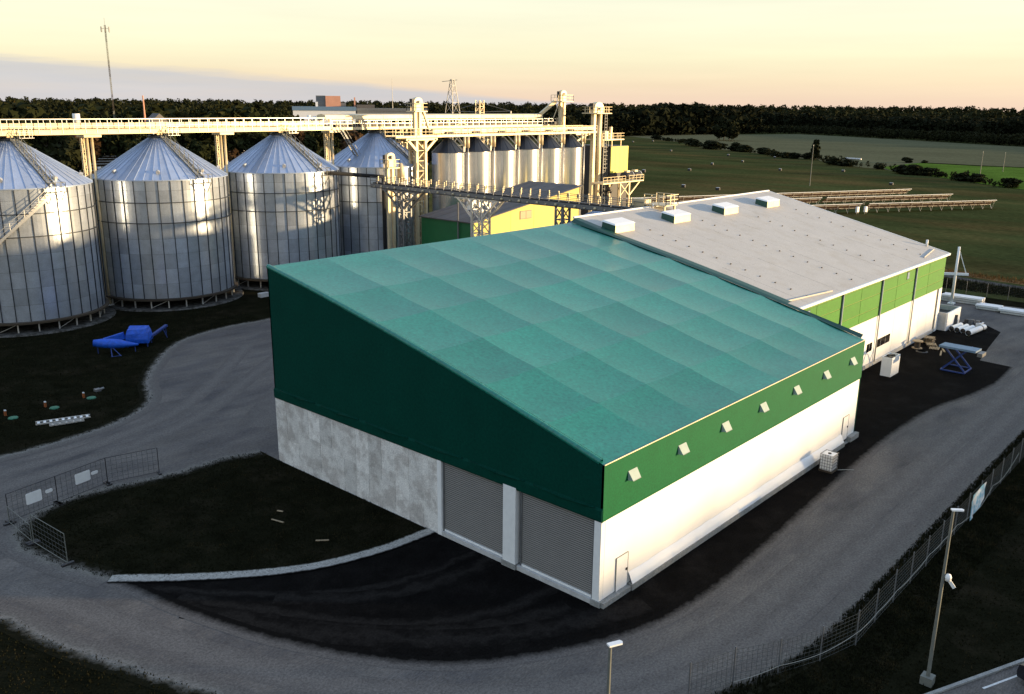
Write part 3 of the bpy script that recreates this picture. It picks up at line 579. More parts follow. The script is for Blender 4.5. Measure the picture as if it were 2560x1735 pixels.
    if helical:
        mb = MB(); n = 58; pts = []; a0 = math.radians(st_az-4); a1 = a0-math.radians(112)
        for k in range(n+1):
            u = k/n; aa = a0+(a1-a0)*u; z = Z1-.55+(.2-Z1+.55)*u; pts.append((aa, z))
            p = (x+(BR+.10)*math.cos(aa), y+(BR+.10)*math.sin(aa), z); q2 = (x+(BR+.95)*math.cos(aa), y+(BR+.95)*math.sin(aa), z); mb.beam(p, q2, .26, .04)
            if k % 5 == 0: mb.beam(q2, (q2[0], q2[1], z+1.0), .05)
        for (rr, dz, w, h) in ((.97, 0, .06, .28), (.97, 1.0, .05, .05), (.97, .55, .04, .04), (.12, 0, .06, .26)):
            for (aa, z), (ab, z2) in zip(pts, pts[1:]):
                mb.beam((x+(BR+rr)*math.cos(aa), y+(BR+rr)*math.sin(aa), z+dz), (x+(BR+rr)*math.cos(ab), y+(BR+rr)*math.sin(ab), z2+dz), w, h)
        mb.build('spiral_stair', 'galv_rail', b)
    return b
SX = [5.0, 22.85, 41.0, 58.9]; SY = 88.3
grain_bin(SX[0], SY, 'tall galvanised grain silo with a spiral stair winding down its wall', helical=True)
grain_bin(SX[1], SY, 'tall galvanised grain silo behind the blue tarpaulined machinery, without a wall stair')
grain_bin(SX[2], SY, 'tall galvanised grain silo standing directly behind the high corner of the green hall')
grain_bin(SX[3], SY, 'shaded galvanised grain silo beside the small bucket elevator and green workshop')
# ------------------------------------------------------------------ six slim bins
sb = thing('slim_bin', 'slim tall galvanised bin next to the bracket tower, end of the row', 'grain silo', (66.8, 80, 0), 'row of six slim bins')
sr, sz0, sz1 = 2.62, .6, 18.0
me = arc_panel(sr, 2*PI/10*.985, 15.2, .03, 4).mesh('wall_sheet', 'galv_smooth'); me2 = arc_panel(sr, 2*PI/10*.985, 2.12, .03, 4).mesh('wall_sheet', 'galv_smooth')
MB().lathe([(sr-.04, sz0), (sr-.04, sz1)], 40, 66.8, 80).build('liner', 'galv_dark', sb)
rs = roof_seg(sr+.08, sz1, .5, sz1+2.1, 2*PI/12, .06).mesh('roof_sheet', 'galv_dark')
for k in range(10): piece('wall_sheet', me, sb, (0, 0, 2.75), 2*PI*k/10, world=False); piece('wall_sheet', me2, sb, (0, 0, sz0), 2*PI*k/10, world=False)
for k in range(12): piece('roof_sheet', rs, sb, (0, 0, 0), 2*PI*k/12, world=False)
MB().lathe([(.55, sz1+2.0), (.55, sz1+2.4), (0, sz1+2.4)], 16, 66.8, 80).build('roof_cap', 'galv_dark', sb)
MB().lathe([(sr+.3, 0), (sr+.3, .6), (sr-.1, .6)], 40, 66.8, 80).build('base_ring', 'pale_concrete', sb)
mb = MB(); a = math.radians(-60)
for o in (-.3, .3):
    c, s = math.cos(a), math.sin(a); p0 = (66.8+c*(sr+.05)-s*o, 80+s*(sr+.05)+c*o, sz1+.1); p1 = (66.8+c*.6-s*o, 80+s*.6+c*o, sz1+2.2); mb.beam(p0, p1, .05)
    mb.beam((p0[0], p0[1], p0[2]+.8), (p1[0], p1[1], p1[2]+.8), .05); mb.beam(p0, (p0[0], p0[1], p0[2]+.8), .05)
mb.build('roof_ladder', 'galv_rail', sb)
for k in range(1, 6):
    c = copy_tree(sb); c.location.x = 66.8+6.15*k; c['label'] = 'slim tall galvanised bin, '+('', 'second', 'third', 'third', 'second', '')[k]+(' from the bracket tower in the row of six' if k < 3 else ' from the drier tower in the row of six') if k < 5 else 'slim tall galvanised bin next to the drier tower, end of the row'
# ------------------------------------------------------------------ steelwork: bridge, galleries, elevators
def lattice(mb, x0, y0, x1, y1, za, zb_, leg=.14, br=.07, bay=2.0, sides='xy'):
    for x in (x0, x1):
        for y in (y0, y1): mb.box(x-leg/2, y-leg/2, za, x+leg/2, y+leg/2, zb_)
    n = max(1, round((zb_-za)/bay))
    for k in range(n):
        a = za+(zb_-za)*k/n; b = za+(zb_-za)*(k+1)/n; fl = k % 2
        for y in (y0, y1):
            mb.beam((x0, y, a), (x1, y, a), br); mb.beam((x0 if fl else x1, y, a), (x1 if fl else x0, y, b), br)
        for x in (x0, x1):
            mb.beam((x, y0, a), (x, y1, a), br); mb.beam((x, y0 if fl else y1, a), (x, y1 if fl else y0, b), br)
    return mb
br = thing('conveyor_bridge', 'long cream steel conveyor bridge running over the tops of the big silos', 'bridge', (14, 88, 21.45))
X0, X1 = -24, 49.4
for y in (87.1, 88.9):
    g = MB(); g.box(X0, y-.06, 21.45, X1, y+.06, 22.02).box(X0, y-.14, 21.45, X1, y+.14, 21.50).box(X0, y-.14, 21.98, X1, y+.14, 22.04); g.build('girder', 'sungold_steel', br)
MB().box(X0, 87.18, 21.9, X1, 88.82, 21.96).build('deck', 'dark_steel', br)
cpm = MB().box(0, 87.45, 22.16, 1.30, 88.35, 22.78).mesh('casing_panel', 'sungold_steel')
k = 0; x = X0
while x < X1-1.3:
    piece('casing_panel', cpm, br, (x, 0, 0)); x += 1.34
for y in (87.02, 88.98):
    mb = MB(); rail_run(mb, [(X0, y, 21.6), (X1, y, 21.6)], 1.62, 1.34, .03); mb.build('railing', 'galv_rail', br)
for (x, w, h) in ((13.2, .85, 1.0), (46.9, .55, .75), (47.9, .55, .6), (48.8, .6, .75)):
    MB().tube((x, 88.9, 22.75), (x, 88.9, 22.85+h), w*.5, 10).build('filter_drum', 'white_paint', br, smooth=True)
for x in SX[:3]:
    MB().box(x-.35, 87.6, 21.25, x+.35, 88.3, 22.1).build('spout', 'sungold_steel', br)
    mb = MB(); rail_run(mb, [(x+.6, 86.4, 21.2), (x+2.2, 86.4, 21.2), (x+2.2, 87.0, 21.2)], 1.1, .5); mb.prism([(x+.6, 86.4, 21.15), (x+2.2, 86.4, 21.15), (x+2.2, 87.2, 21.15), (x+.6, 87.2, 21.15)], (0, 0, .05)); mb.build('landing', 'galv_rail', br)
for i, x in enumerate((13.9, 31.9, 49.95)):
    w = ('between the stair-wound silo and its neighbour', 'between the two middle silos', 'between the shaded silo and its neighbour')[i]
    t = thing('bridge_support', 'paired tubular and lattice column under the bridge '+w, 'support column', (x, 88, 0), 'columns under the conveyor bridge')
    for o in (.02, .62): MB().tube((x+o, 88.4, 0), (x+o, 88.4, 21.4), .17, 12).build('column', 'sungold_steel', t, smooth=True)
    MB().box(x-.9, 86.9, 21.1, x+1.2, 89, 21.42).build('cap_beam', 'sungold_steel', t)
    lattice(MB(), x-.66, 88.3, x-.36, 88.7, 0, 21.1, .07, .04, .9).build('lattice_column', 'sungold_steel', t)
    MB().box(x-.9, 87.8, 0, x+.9, 89.1, .25).build('footing', 'pale_concrete', t)
# roofed gallery continuing the bridge over the slim bins
gl = thing('roofed_gallery', 'sunlit gallery with a long flat canopy continuing the conveyor bridge', 'gallery', (76, 88, 21.5))
GX0, GX1 = 49.6, 104.0
for y in (87.0, 89.0): MB().box(GX0, y-.07, 21.45, GX1, y+.07, 21.85).build('girder', 'sungold_steel', gl)
MB().box(GX0, 87.07, 21.6, GX1, 88.93, 21.68).build('deck', 'dark_steel', gl)
MB().box(50.6, 87.5, 21.7, GX1-.5, 88.5, 22.35).build('conveyor', 'dark_steel', gl)
for k in range(9):
    xa = 48.4+k*(98.4-48.4)/9; xb = 48.4+(k+1)*(98.4-48.4)/9-.05
    MB().prism([(xa, 86.9, 23.05), (xa, 87.0, 23.62), (xa, 88, 23.80), (xa, 89.0, 23.62), (xa, 89.1, 23.05)], (xb-xa, 0, 0)).build('canopy', 'sungold_steel', gl)
for x in np.arange(50.5, 103, 2.9):
    for y in (87.0, 89.0): MB().box(x-.05, y-.05, 21.85, x+.05, y+.05, 23.05).build('post', 'sungold_steel', gl)
for y in (86.95, 89.05):
    mb = MB(); rail_run(mb, [(GX0, y, 21.8), (GX1, y, 21.8)], 1.05, 1.45, .03); mb.build('railing', 'galv_rail', gl)
mb = MB(); mb.beam((75.5, 86.98, 21.85), (78.3, 86.98, 23.0), .1).beam((78.3, 86.98, 21.85), (75.5, 86.98, 23.0), .1); mb.build('cross_brace', 'sungold_steel', gl)
for x in (64, 84, 103): lattice(MB(), x-.5, 87.2, x+.5, 88.8, 0, 21.45, .14, .07, 2.2).build('leg', 'sungold_steel', gl)
# lower platform over the slim bins
pl = thing('bin_top_platform', 'sunlit cream platform with a cased conveyor resting above the six slim bins', 'platform', (80, 80, 20.4))
PX0, PX1 = 54.9, 104.6
for k in range(12):
    xa = PX0+(PX1-PX0)*k/12; xb = PX0+(PX1-PX0)*(k+1)/12-.06
    MB().box(xa, 78.75, 20.40, xb, 78.95, 20.72).build('edge_beam', 'sungold_steel', pl); MB().box(xa, 81.05, 20.40, xb, 81.25, 20.72).build('edge_beam', 'sungold_steel', pl)
    if k >= 2: MB().box(xa, 79.5, 20.95, xb, 80.5, 21.55).build('conveyor_casing', 'sungold_steel', pl)
MB().box(PX0, 78.95, 20.56, PX1, 81.05, 20.64).build('deck', 'sungold_steel', pl)
for y in (78.8, 81.2):
    mb = MB(); rail_run(mb, [(PX0, y, 20.7), (PX1, y, 20.7)], 1.05, 1.5, .028); mb.build('railing', 'sungold_steel', pl)
for k in range(6):
    x = 66.8+6.15*k
    MB().box(x-1.0, 79.15, 20.92, x+.55, 79.45, 21.22).build('slide_gate', 'dark_steel', pl)
    for dx in (2.55, 3.4): MB().tube((x+dx, 78.9, 18.6), (x+dx, 78.9, 20.4), .26, 10).build('downspout', 'sungold_steel', pl, smooth=True)
    MB().tube((x+3.4, 78.9, 8), (x+3.4, 78.9, 18.55), .10, 8).build('drop_pipe', 'galv_rail', pl, smooth=True)
for (x, d) in ((102.4, 1), ):
    mb = MB(); mb.beam((98.6, 79, 19.0), (102.3, 79, 20.35), .3).box(98.3, 78.85, 20.1, 102.6, 79.15, 20.38); mb.build('bracket', 'sungold_steel', pl)
tw = thing('bracket_tower', 'sunlit lattice tower with a V-shaped bracket carrying the platform end', 'tower', (60.3, 80, 0))
mb = MB(); lattice(mb, 59.4, 79.3, 61.2, 80.7, 0, 20.0, .42, .10, 1.5); mb.build('mast', 'sungold_steel', tw)
for y in (79.2, 80.8):
    mb = MB(); mb.beam((59.5, y, 18.3), (57.5, y, 20.1), .36).beam((61.1, y, 18.3), (63.3, y, 20.1), .36).beam((57.2, y, 20.15), (63.6, y, 20.15), .36, .34); mb.build('bracket', 'sungold_steel', tw)
MB().box(58.8, 78.8, 0, 61.8, 81.2, .4).build('footing', 'pale_concrete', tw)
def elevator(x, y, zb_, zh, label, dirx=1, w=.52, gap=1.0, plat=1.6):
    e = thing('bucket_elevator', label, 'elevator', (x, y, 0), 'bucket elevators')
    for o in (-gap/2, gap/2): MB().box(x+o-w/2, y-w/2, 0, x+o+w/2, y+w/2, zb_+.3).build('leg', 'sungold_steel', e)
    mb = MB(); n = 10; hw = gap/2+w*.75                       # rounded head casing
    prof = [(x-hw, y-w*.75, zb_+.2)]+[(x-hw*math.cos(PI*i/n), y-w*.75, zh-hw*.8+hw*.8*math.sin(PI*i/n)) for i in range(n+1)]+[(x+hw, y-w*.75, zb_+.2)]
    hd = mb.prism(prof, (0, w*1.5, 0)).build('head', 'sungold_steel', e)
    MB().box(x-hw-.35, y-w*.6, zb_+.75, x-hw-.02, y+w*.6, zb_+1.9).build('drive', 'dark_steel', hd)
    MB().tube((x, y-w*.75-.4, zh-hw*.85), (x, y-w*.75, zh-hw*.85), .26, 10).build('motor', 'grey_steel', hd)
    mb = MB(); a, b = plat, plat*.8
    mb.prism([(x-a, y-b, zb_), (x+a, y-b, zb_), (x+a, y+b, zb_), (x-a, y+b, zb_)], (0, 0, .14)); pf = mb.build('head_platform', 'sungold_steel', e)
    mb = MB(); rail_run(mb, [(x-a, y-b, zb_+.14), (x+a, y-b, zb_+.14), (x+a, y+b, zb_+.14), (x-a, y+b, zb_+.14), (x-a, y-b, zb_+.14)], 1.1, 1.0, .03); mb.build('railing', 'sungold_steel', pf)
    return e
e1 = elevator(60.3, 80.0, 24.2, 26.3, 'bucket elevator standing on the V-bracket tower with a slanting spout', gap=.95, plat=1.25)
mb = MB(); mb.beam((61.3, 79.7, 24.3), (62.5, 79.7, 21.5), .32); mb.build('spout', 'sungold_steel', e1)
e2 = elevator(102.9, 86.0, 26.0, 28.1, 'tall bucket elevator behind the slim bins with a long chute to the canopy', plat=1.7)
mb = MB(); mb.beam((101.6, 86.6, 26.1), (98.4, 87.6, 23.7), .55); mb.build('chute', 'sungold_steel', e2)
mb = MB(); mb.beam((101.9, 86.0, 25.6), (100.6, 86.6, 22.2), .10); mb.build('stay', 'sungold_steel', e2)
e3 = elevator(106.0, 80.0, 23.9, 26.0, 'pair of elevator trunks rising in front of the dark drier tower', gap=1.9, w=.72, plat=2.3)
MB().tube((106.0, 79.4, 12.8), (106.0, 79.4, 24), .33, 10).build('drop_pipe', 'sungold_steel', e3, smooth=True)
mb = MB()
for x in (107.6, 108.3): mb.box(x-.03, 79.2, .5, x+.03, 79.26, 24)
for k in range(40): mb.box(107.6, 79.2, 1+k*.58, 108.3, 79.26, 1.05+k*.58)
mb.build('ladder', 'grey_steel', e3)
# drier tower
dt = thing('grain_drier', 'tall box drier tower with a lime yellow front and dark side', 'drier tower', (113.6, 83.7, 0))
MB().box(110.6, 79.85, 0, 116.6, 87.6, 17.75).build('casing', 'dark_steel', dt)
for k in range(4): MB().box(110.75+k*1.45, 79.74, 12.6, 110.75+k*1.45+1.43, 79.84, 17.65).build('front_panel', 'lime_wall', dt)
MB().box(110.7, 79.72, 4, 116.5, 79.84, 12.5).build('lower_panel', 'dark_steel', dt)
mb = MB(); mb.prism([(107.3, 79.5, 18.9), (114.6, 79.5, 18.9), (114.6, 83.5, 18.9), (107.3, 83.5, 18.9)], (0, 0, .2)); rail_run(mb, [(107.3, 79.5, 19.1), (114.6, 79.5, 19.1), (114.6, 83.5, 19.1), (107.3, 83.5, 19.1)], 1.1, 1.2, .03)
for x in (108, 111, 114): mb.box(x-.08, 79.8, 17.7, x+.08, 79.96, 18.9)
mb.box(109.2, 80.2, 19.1, 110.2, 81.4, 20.6).box(111.0, 80.2, 19.1, 111.5, 80.7, 21.4); mb.build('top_platform', 'sungold_steel', dt)
mb = MB()
for k in range(22): mb.beam((108.9, 80.3, .8+k*.8), (110.4, 80.3, .8+k*.8), .06)
for x in (108.9, 110.4): mb.box(x-.05, 80.25, 0, x+.05, 80.35, 18.9)
mb.build('ladder', 'grey_steel', dt)
fp = thing('fan_platform', 'raised steel platform with two round exhaust fans beside the drier', 'fan platform', (110, 76.5, 0))
mb = MB(); mb.prism([(102.6, 75.4, 11.1), (116, 75.4, 11.1), (116, 78.6, 11.1), (102.6, 78.6, 11.1)], (0, 0, .22)); mb.build('deck', 'sungold_steel', fp)
for (x, y) in ((112.6, 76.2), (115.3, 76.2)):
    t = MB().tube((x-2.6, y, 12.3), (x, y, 12.3), .72, 18).build('fan_duct', 'dark_steel', fp, smooth=True)
    mb = MB(); n = 18
    for i in range(n):
        a, b = 2*PI*i/n, 2*PI*(i+1)/n; mb.beam((x+.03, y+.76*math.cos(a), 12.3+.76*math.sin(a)), (x+.03, y+.76*math.cos(b), 12.3+.76*math.sin(b)), .09)
    mb.build('fan_ring', 'white_paint', t)
    MB().box(x-1.9, y-.4, 12.95, x-.9, y+.4, 13.3).build('cowl', 'sungold_steel', t)
mb = MB(); rail_run(mb, [(102.6, 75.45, 11.3), (109.8, 75.45, 11.3)], 1.05, 1.2, .03); rail_run(mb, [(111.0, 75.45, 11.3), (116, 75.45, 11.3)], 1.05, 1.2, .03); mb.build('railing', 'sungold_steel', fp)
for (x, y) in ((108.5, 75.8), (111.6, 75.8), (108.5, 78.3), (111.6, 78.3)): MB().box(x-.14, y-.14, 0, x+.14, y+.14, 11.1).build('leg', 'sungold_steel', fp)
mb = MB(); mb.beam((111.7, 75.8, 8.6), (115, 75.8, 11.0), .24).beam((108.5, 75.8, 8.5), (111.6, 75.8, 11), .16).beam((111.6, 75.8, 8.5), (108.5, 75.8, 11), .16); mb.build('bracket', 'sungold_steel', fp)
mb = MB()
for k in range(9): mb.cbox((105.5+.3*(k % 3), 76+.5*(k//3), 10.2-.35*(k % 4)), (.5, .4, .45))
mb.build('pipework', 'dark_steel', fp)
# ------------------------------------------------------------------ workshop with the yellow gable
ws = thing('workshop', 'low workshop with a sunlit yellow front, dark green side and brown roof', 'workshop', (63, 65, 0))
wz = lambda x: 10.0+(x-52)*(13.5-10)/(75.4-52)
wj = [52, 59.6, 64.6, 70.6, 75.4]
for a, b in zip(wj, wj[1:]): MB().prism([(a+.02, 60, .3), (b-.02, 60, .3), (b-.02, 60, wz(b)-.12), (a+.02, 60, wz(a)-.12)], (0, .15, 0)).build('front_panel', 'yellow_wall', ws)
MB().box(52.02, 60.06, 0, 75.38, 60.2, 9.8).build('front_backing', 'dark_steel', ws)
MB().prism([(51.98, 59.98, 0), (51.98, 70.3, 0), (51.98, 70.3, 9.9), (51.98, 59.98, 9.9)], (.16, 0, 0)).build('side_wall', 'green_wall', ws)
MB().box(52, 70.14, 0, 75.4, 70.3, 9.9).build('rear_wall', 'green_wall', ws)
MB().prism([(75.24, 60, 0), (75.24, 70.3, 0), (75.24, 70.3, 13.3), (75.24, 60, 13.3)], (.16, 0, 0)).build('side_wall', 'yellow_wall', ws)
for k in range(10):
    ya, yb = 59.7+1.08*k, 59.7+1.08*(k+1)-.02
    MB().prism([(51.6, ya, wz(51.6)-.1), (75.7, ya, wz(75.7)-.1), (75.7, ya, wz(75.7)+.02+.02*(k % 2)), (51.6, ya, wz(51.6)+.02+.02*(k % 2))], (0, yb-ya, 0)).build('roof_sheet', 'brown_roof', ws)
w = MB().box(61.5, 59.94, 9.55, 64.05, 60.03, 10.75).build('window', 'green_dark', ws)
for x in (61.58, 62.82): MB().box(x, 59.92, 9.63, x+1.15, 59.938, 10.67).build('pane', 'tan_glass', w)
mb = MB(); mb.tube((57.5, 66, 10.7), (57.5, 66, 11.9), .5, 12).tube((57.5, 66, 11.9), (57.2, 65, 12.0), .5, 12).tube((60.5, 66, 11), (60.5, 66, 12.3), .5, 12).tube((60.5, 66, 12.3), (60.2, 65, 12.4), .5, 12); mb.build('roof_exhaust', 'white_paint', ws)
mb = MB(); mb.tube((51.7, 62.6, 7.0), (51.7, 62.6, 12.5), .10, 8).cbox((51.2, 63, 6.9), (.9, 1.4, .4)); mb.build('wall_fan', 'grey_steel', ws)
# ------------------------------------------------------------------ level conveyor to the halls
cv = thing('belt_conveyor', 'dark level belt conveyor on lattice trestles crossing in front of the workshop', 'conveyor', (49.5, 52, 13.8))
for x in (48.75, 50.25): MB().box(x-.07, 30.5, 13.8, x+.07, 77.4, 14.25).build('side_beam', 'grey_steel', cv)
for y in np.arange(31, 77, 2.9):
    MB().box(48.62, y, 13.72, 50.38, y+2.8, 13.80).build('floor_plate', 'dark_steel', cv)
    MB().tube((48.5, y+.4, 13.98), (48.72, y+.4, 13.98), .15, 8).build('idler', 'sungold_steel', cv, smooth=True); MB().tube((48.5, y+1.9, 13.92), (48.72, y+1.9, 13.92), .08, 8).build('idler', 'sungold_steel', cv, smooth=True)
MB().box(49.0, 30.7, 14.25, 50.0, 77.2, 14.42).build('belt', 'dark_steel', cv)
for x in (48.7, 50.3):
    mb = MB(); rail_run(mb, [(x, 30.5, 14.2), (x, 77.4, 14.2)], 1.0, 1.5, .035); mb.build('railing', 'grey_steel', cv)
pm = MB().box(-.06, -.06, .55, .06, .06, 1.15).mesh('post_cap', 'sungold_steel')
for y in np.arange(32, 77, 1.5):
    for x in (48.6, 50.4): piece('post_cap', pm, cv, (x, y, 14.25))
hp_ = thing('discharge_platform', 'small railed platform perched on the ridge of the grey roofed hall', 'platform', (49.6, 29.1, 14.8))
mb = MB(); mb.prism([(48.4, 27.6, 15.0), (50.8, 27.6, 15.0), (50.8, 30.4, 15.0), (48.4, 30.4, 15.0)], (0, 0, .1)); mb.box(48.5, 27.8, zb(27.8)-.02, 48.7, 28, 15).box(50.5, 27.8, zb(27.8)-.02, 50.7, 28, 15).box(48.5, 29.4, 14.7, 48.7, 29.55, 15).box(50.5, 29.4, 14.7, 50.7, 29.55, 15); mb.build('deck', 'sungold_steel', hp_)
mb = MB(); rail_run(mb, [(48.4, 27.6, 15.1), (50.8, 27.6, 15.1), (50.8, 30.4, 15.1)], 1.05, .9, .035); rail_run(mb, [(48.4, 27.6, 15.1), (48.4, 30.4, 15.1)], 1.05, .9, .035); mb.build('railing', 'sungold_steel', hp_)
MB().box(48.9, 30.6, 14.3, 50.1, 32.2, 15.5).build('drive_housing', 'sungold_steel', cv)
for i, (y, w) in enumerate(((56.2, 'wide lattice trestle with a flared head beside the green workshop wall'), (42.6, 'narrow lattice trestle standing before the yellow workshop front'), (71.0, 'shaded lattice trestle carrying the conveyor next to the silo'))):
    t = thing('conveyor_trestle', w, 'trestle', (49.5, y, 0), 'trestles under the level conveyor')
    hw = .95 if i == 0 else .5
    lattice(MB(), 48.8, y-hw, 50.2, y+hw, 0, 13.7, .22, .11, 1.5).build('lattice', 'grey_steel' if i else 'galv_rail', t)
    if i != 1:
        for x in (48.8, 50.2):
            mb = MB(); mb.beam((x, y-hw, 11.2), (x, y-3.4, 13.55), .24).beam((x, y+hw, 11.2), (x, y+3.4, 13.55), .24).beam((x, y-4.0, 13.58), (x, y+4.0, 13.58), .2, .2).beam((x, y-2.0, 12.5), (x, y-hw, 13.4), .12).beam((x, y+2, 12.5), (x, y+hw, 13.4), .12); mb.build('flared_head', 'galv_rail' if i == 0 else 'grey_steel', t)
cb = thing('hopper_bin', 'small dark cone-roofed bin half hidden behind the grey roof ridge', 'grain silo', (52.6, 38.6, 0))
rsm = roof_seg(4.6, 11.6, .6, 13.7, 2*PI/24, .07).mesh('roof_sheet', 'galv_roof'); wsm = arc_panel(4.45, 2*PI/24*.985, 11.5, .03, 2).mesh('wall_sheet', 'galv')
for k in range(24): piece('roof_sheet', rsm, cb, (0, 0, 0), 2*PI*k/24, world=False); piece('wall_sheet', wsm, cb, (0, 0, .05), 2*PI*k/24, world=False)
MB().lathe([(.7, 13.5), (.7, 13.75), (0, 13.75)], 16, 52.6, 38.6).build('roof_cap', 'galv_dark', cb)
e0 = elevator(50.9, 75.6, 16.4, 18.6, 'low bucket elevator in front of the shaded silo at the conveyor end', gap=.85, w=.42, plat=1.1)
MB().lathe([(0, 14.5), (.55, 14.5), (.55, 16.2), (.2, 17.1), (0, 17.1)], 12, 52.7, 75.3).build('cyclone', 'sungold_steel', e0, smooth=True)
mb = MB(); mb.box(52.45, 75.05, 0, 52.95, 75.55, 14.5); mb.build('cyclone_leg', 'grey_steel', e0)
ld = thing('stair_flight', 'steep steel stair slanting down from the conveyor bridge to the shaded silo', 'stair', (52.6, 86, 16))
mb = MB()
for o in (0, .7): mb.beam((50.6, 86.6-o, 21.5), (54.2, 86.6-o, 16.4), .10, .2); mb.beam((50.6, 86.6-o, 22.5), (54.2, 86.6-o, 17.4), .05)
for k in range(17): mb.beam((50.7+.21*k, 85.9, 21.4-.297*k), (50.7+.21*k, 86.6, 21.4-.297*k), .16, .04)
mb.build('flight', 'grey_steel', ld)
du = thing('dust_duct', 'bent black duct crossing between the silos below their eaves', 'duct', (47.5, 79, 0))
mb = MB(); mb.path([(43.2, 80.3, 15.9), (51.8, 78.2, 15.0), (51.8, 78.2, 0)], .28, 10); mb.build('pipe', 'tyre', du)
# ------------------------------------------------------------------ things standing about the site
# tarpaulined machinery on the lawn
m1 = thing('covered_hopper', 'boxy machine wrapped in bright blue tarpaulin beside the silos', 'machine', (8.3, 68.2, 0))
mb = MB(); base = [(6.6, 67.2), (8.4, 65.9), (9.6, 67.4), (7.9, 69.2)]; z1 = 1.55
ring = []
for z, sc_ in ((.45, 1.02), (.9, 1.05), (1.5, .98), (1.92, .82)):
    cx_, cy_ = 8.1, 67.4; ring.append([(cx_+(x-cx_)*sc_+.06*vnoise(i+z*3, 50), cy_+(y-cy_)*sc_+.06*vnoise(i*2+z*5, 51), z+.07*vnoise(i*3+z, 52)) for i, (x, y) in enumerate([(a[0]*(1-t)+b[0]*t, a[1]*(1-t)+b[1]*t) for a, b in zip(base, base[1:]+base[:1]) for t in (0, .33, .66)])])
n = 12
mb.add([p for r in ring for p in r], [(k*n+i, k*n+(i+1) % n, (k+1)*n+(i+1) % n, (k+1)*n+i) for k in range(3) for i in range(n)]+[tuple(range(3*n, 4*n))])
mb.build('tarpaulin', 'blue_tarp', m1)
for p in base: MB().tube((p[0]*.9+8.1*.1, p[1]*.9+67.4*.1, 0), (p[0]*.9+8.1*.1, p[1]*.9+67.4*.1, .6), .06, 6).build('leg', 'blue_paint', m1)
mb = MB(); mb.beam((7.0, 68.4, 1.1), (5.3, 69.6, .5), .5, .7); mb.build('inlet_cover', 'blue_tarp', m1)
mb = MB(); mb.beam((9.2, 67.0, .8), (12.2, 69.2, 1.15), .32, .22).beam((12.0, 69.0, 1.1), (12.0, 69.0, 0), .06).beam((11.4, 68.4, 1.0), (11.7, 68.2, 0), .06); mb.build('loading_arm', 'blue_paint', m1)
m2 = thing('covered_auger', 'long tapering auger under blue tarpaulin propped on a thin stand', 'machine', (4.8, 65.9, 0))
mb = MB(); n = 12; P0, P1 = Vector((3.3, 67.4, 1.15)), Vector((6.9, 65.0, .75)); rr = (.40, .52, .55, .50, .28, .10)
d = (P1-P0).normalized(); a_ = d.cross(Vector((0, 0, 1))).normalized(); b_ = a_.cross(d)
V = []
for k, r in enumerate(rr):
    c = P0.lerp(P1, k/5)
    for i in range(n):
        t = 2*PI*i/n; V.append(c+a_*math.cos(t)*r+b_*math.sin(t)*r*(.9+.1*vnoise(i+k*3, 53)))
mb.add(V, [(k*n+i, k*n+(i+1) % n, (k+1)*n+(i+1) % n, (k+1)*n+i) for k in range(5) for i in range(n)]+[tuple(range(n)), tuple(range(5*n, 6*n))])
mb.build('tarpaulin', 'blue_tarp', m2, smooth=True)
for (p, q) in (((4.6, 66.4, .8), (4.0, 64.9, 0)), ((4.6, 66.4, .8), (4.8, 64.6, 0)), ((6.6, 65.2, .7), (6.6, 65.2, 0)), ((3.6, 67.2, .9), (3.6, 67.2, 0))): MB().tube(p, q, .045, 6).build('stand_leg', 'blue_paint', m2)
MB().tube((3.9, 64.92, .04), (4.85, 64.62, .04), .03, 5).build('stand_bar', 'blue_paint', m2)
# markers and manhole lids
mk = thing('marker_post', 'short orange post with a white cap beside a green lid on the lawn', 'post', (-3.6, 53.85, 0), 'orange marker posts by the green lids')
MB().box(-.08, -.08, 0, .08, .08, .42).build('post', 'orange', mk, local=True); MB().prism([(-.09, -.09, .42), (.09, -.09, .42), (.07, .07, .48), (-.07, .07, .48)], (0, 0, .04)).build('cap', 'pale_concrete', mk, local=True)
lid = single(MB().lathe([(0, .10), (.36, .09), (.40, .04), (.40, 0)], 16, -3.2, 53.25), 'manhole_lid', 'lid_green', 'round green plastic lid lying flush in the lawn', 'manhole lid', (-3.2, 53.25, 0), 'green lids by the marker posts')
for (x, y, x2, y2) in ((-6.9, 53.7, -6.5, 52.85), (-10.04, 53.8, -9.85, 52.7)):
    c = copy_tree(mk); c.location = (x, y, 0); c = copy_tree(lid); c.location = (x2, y2, 0)
mb = MB(); mb.box(-2.2, 54.6, 0, -1.7, 55.1, .22).tube((-1.75, 54.8, .12), (-1.35, 55.0, .12), .12, 8)
single(mb, 'pump_fitting', 'grey_steel', 'pale grey pipe fitting lying beyond the orange posts', 'fitting', (-1.9, 54.8, 0))
# lengths of roller track lying in the grass
for i, (p, q, wd_, lb) in enumerate((((-9.2, 49.75), (-5.4, 48.4), .62, 'long aluminium roller track lying on the dark lawn'), ((-8.6, 48.55), (-6.15, 47.8), .34, 'shorter aluminium track lying beside the long roller track'))):
    t = thing('roller_track', lb, 'roller track', (p[0], p[1], 0)); a = Vector((*p, .12)); b = Vector((*q, .12)); d = (b-a).normalized(); nr = Vector((-d.y, d.x, 0))*wd_/2
    for s in (-1, 1): MB().beam(a+nr*s, b+nr*s, .07, .12).build('rail', 'galv_rail', t)
    for k in range(9 if i == 0 else 5):
        c = a.lerp(b, (k+.5)/(9 if i == 0 else 5)); MB().beam(c-nr, c+nr, .20 if i == 0 else .1, .05).build('cross_bar', 'white_paint' if i == 0 else 'galv_rail', t)
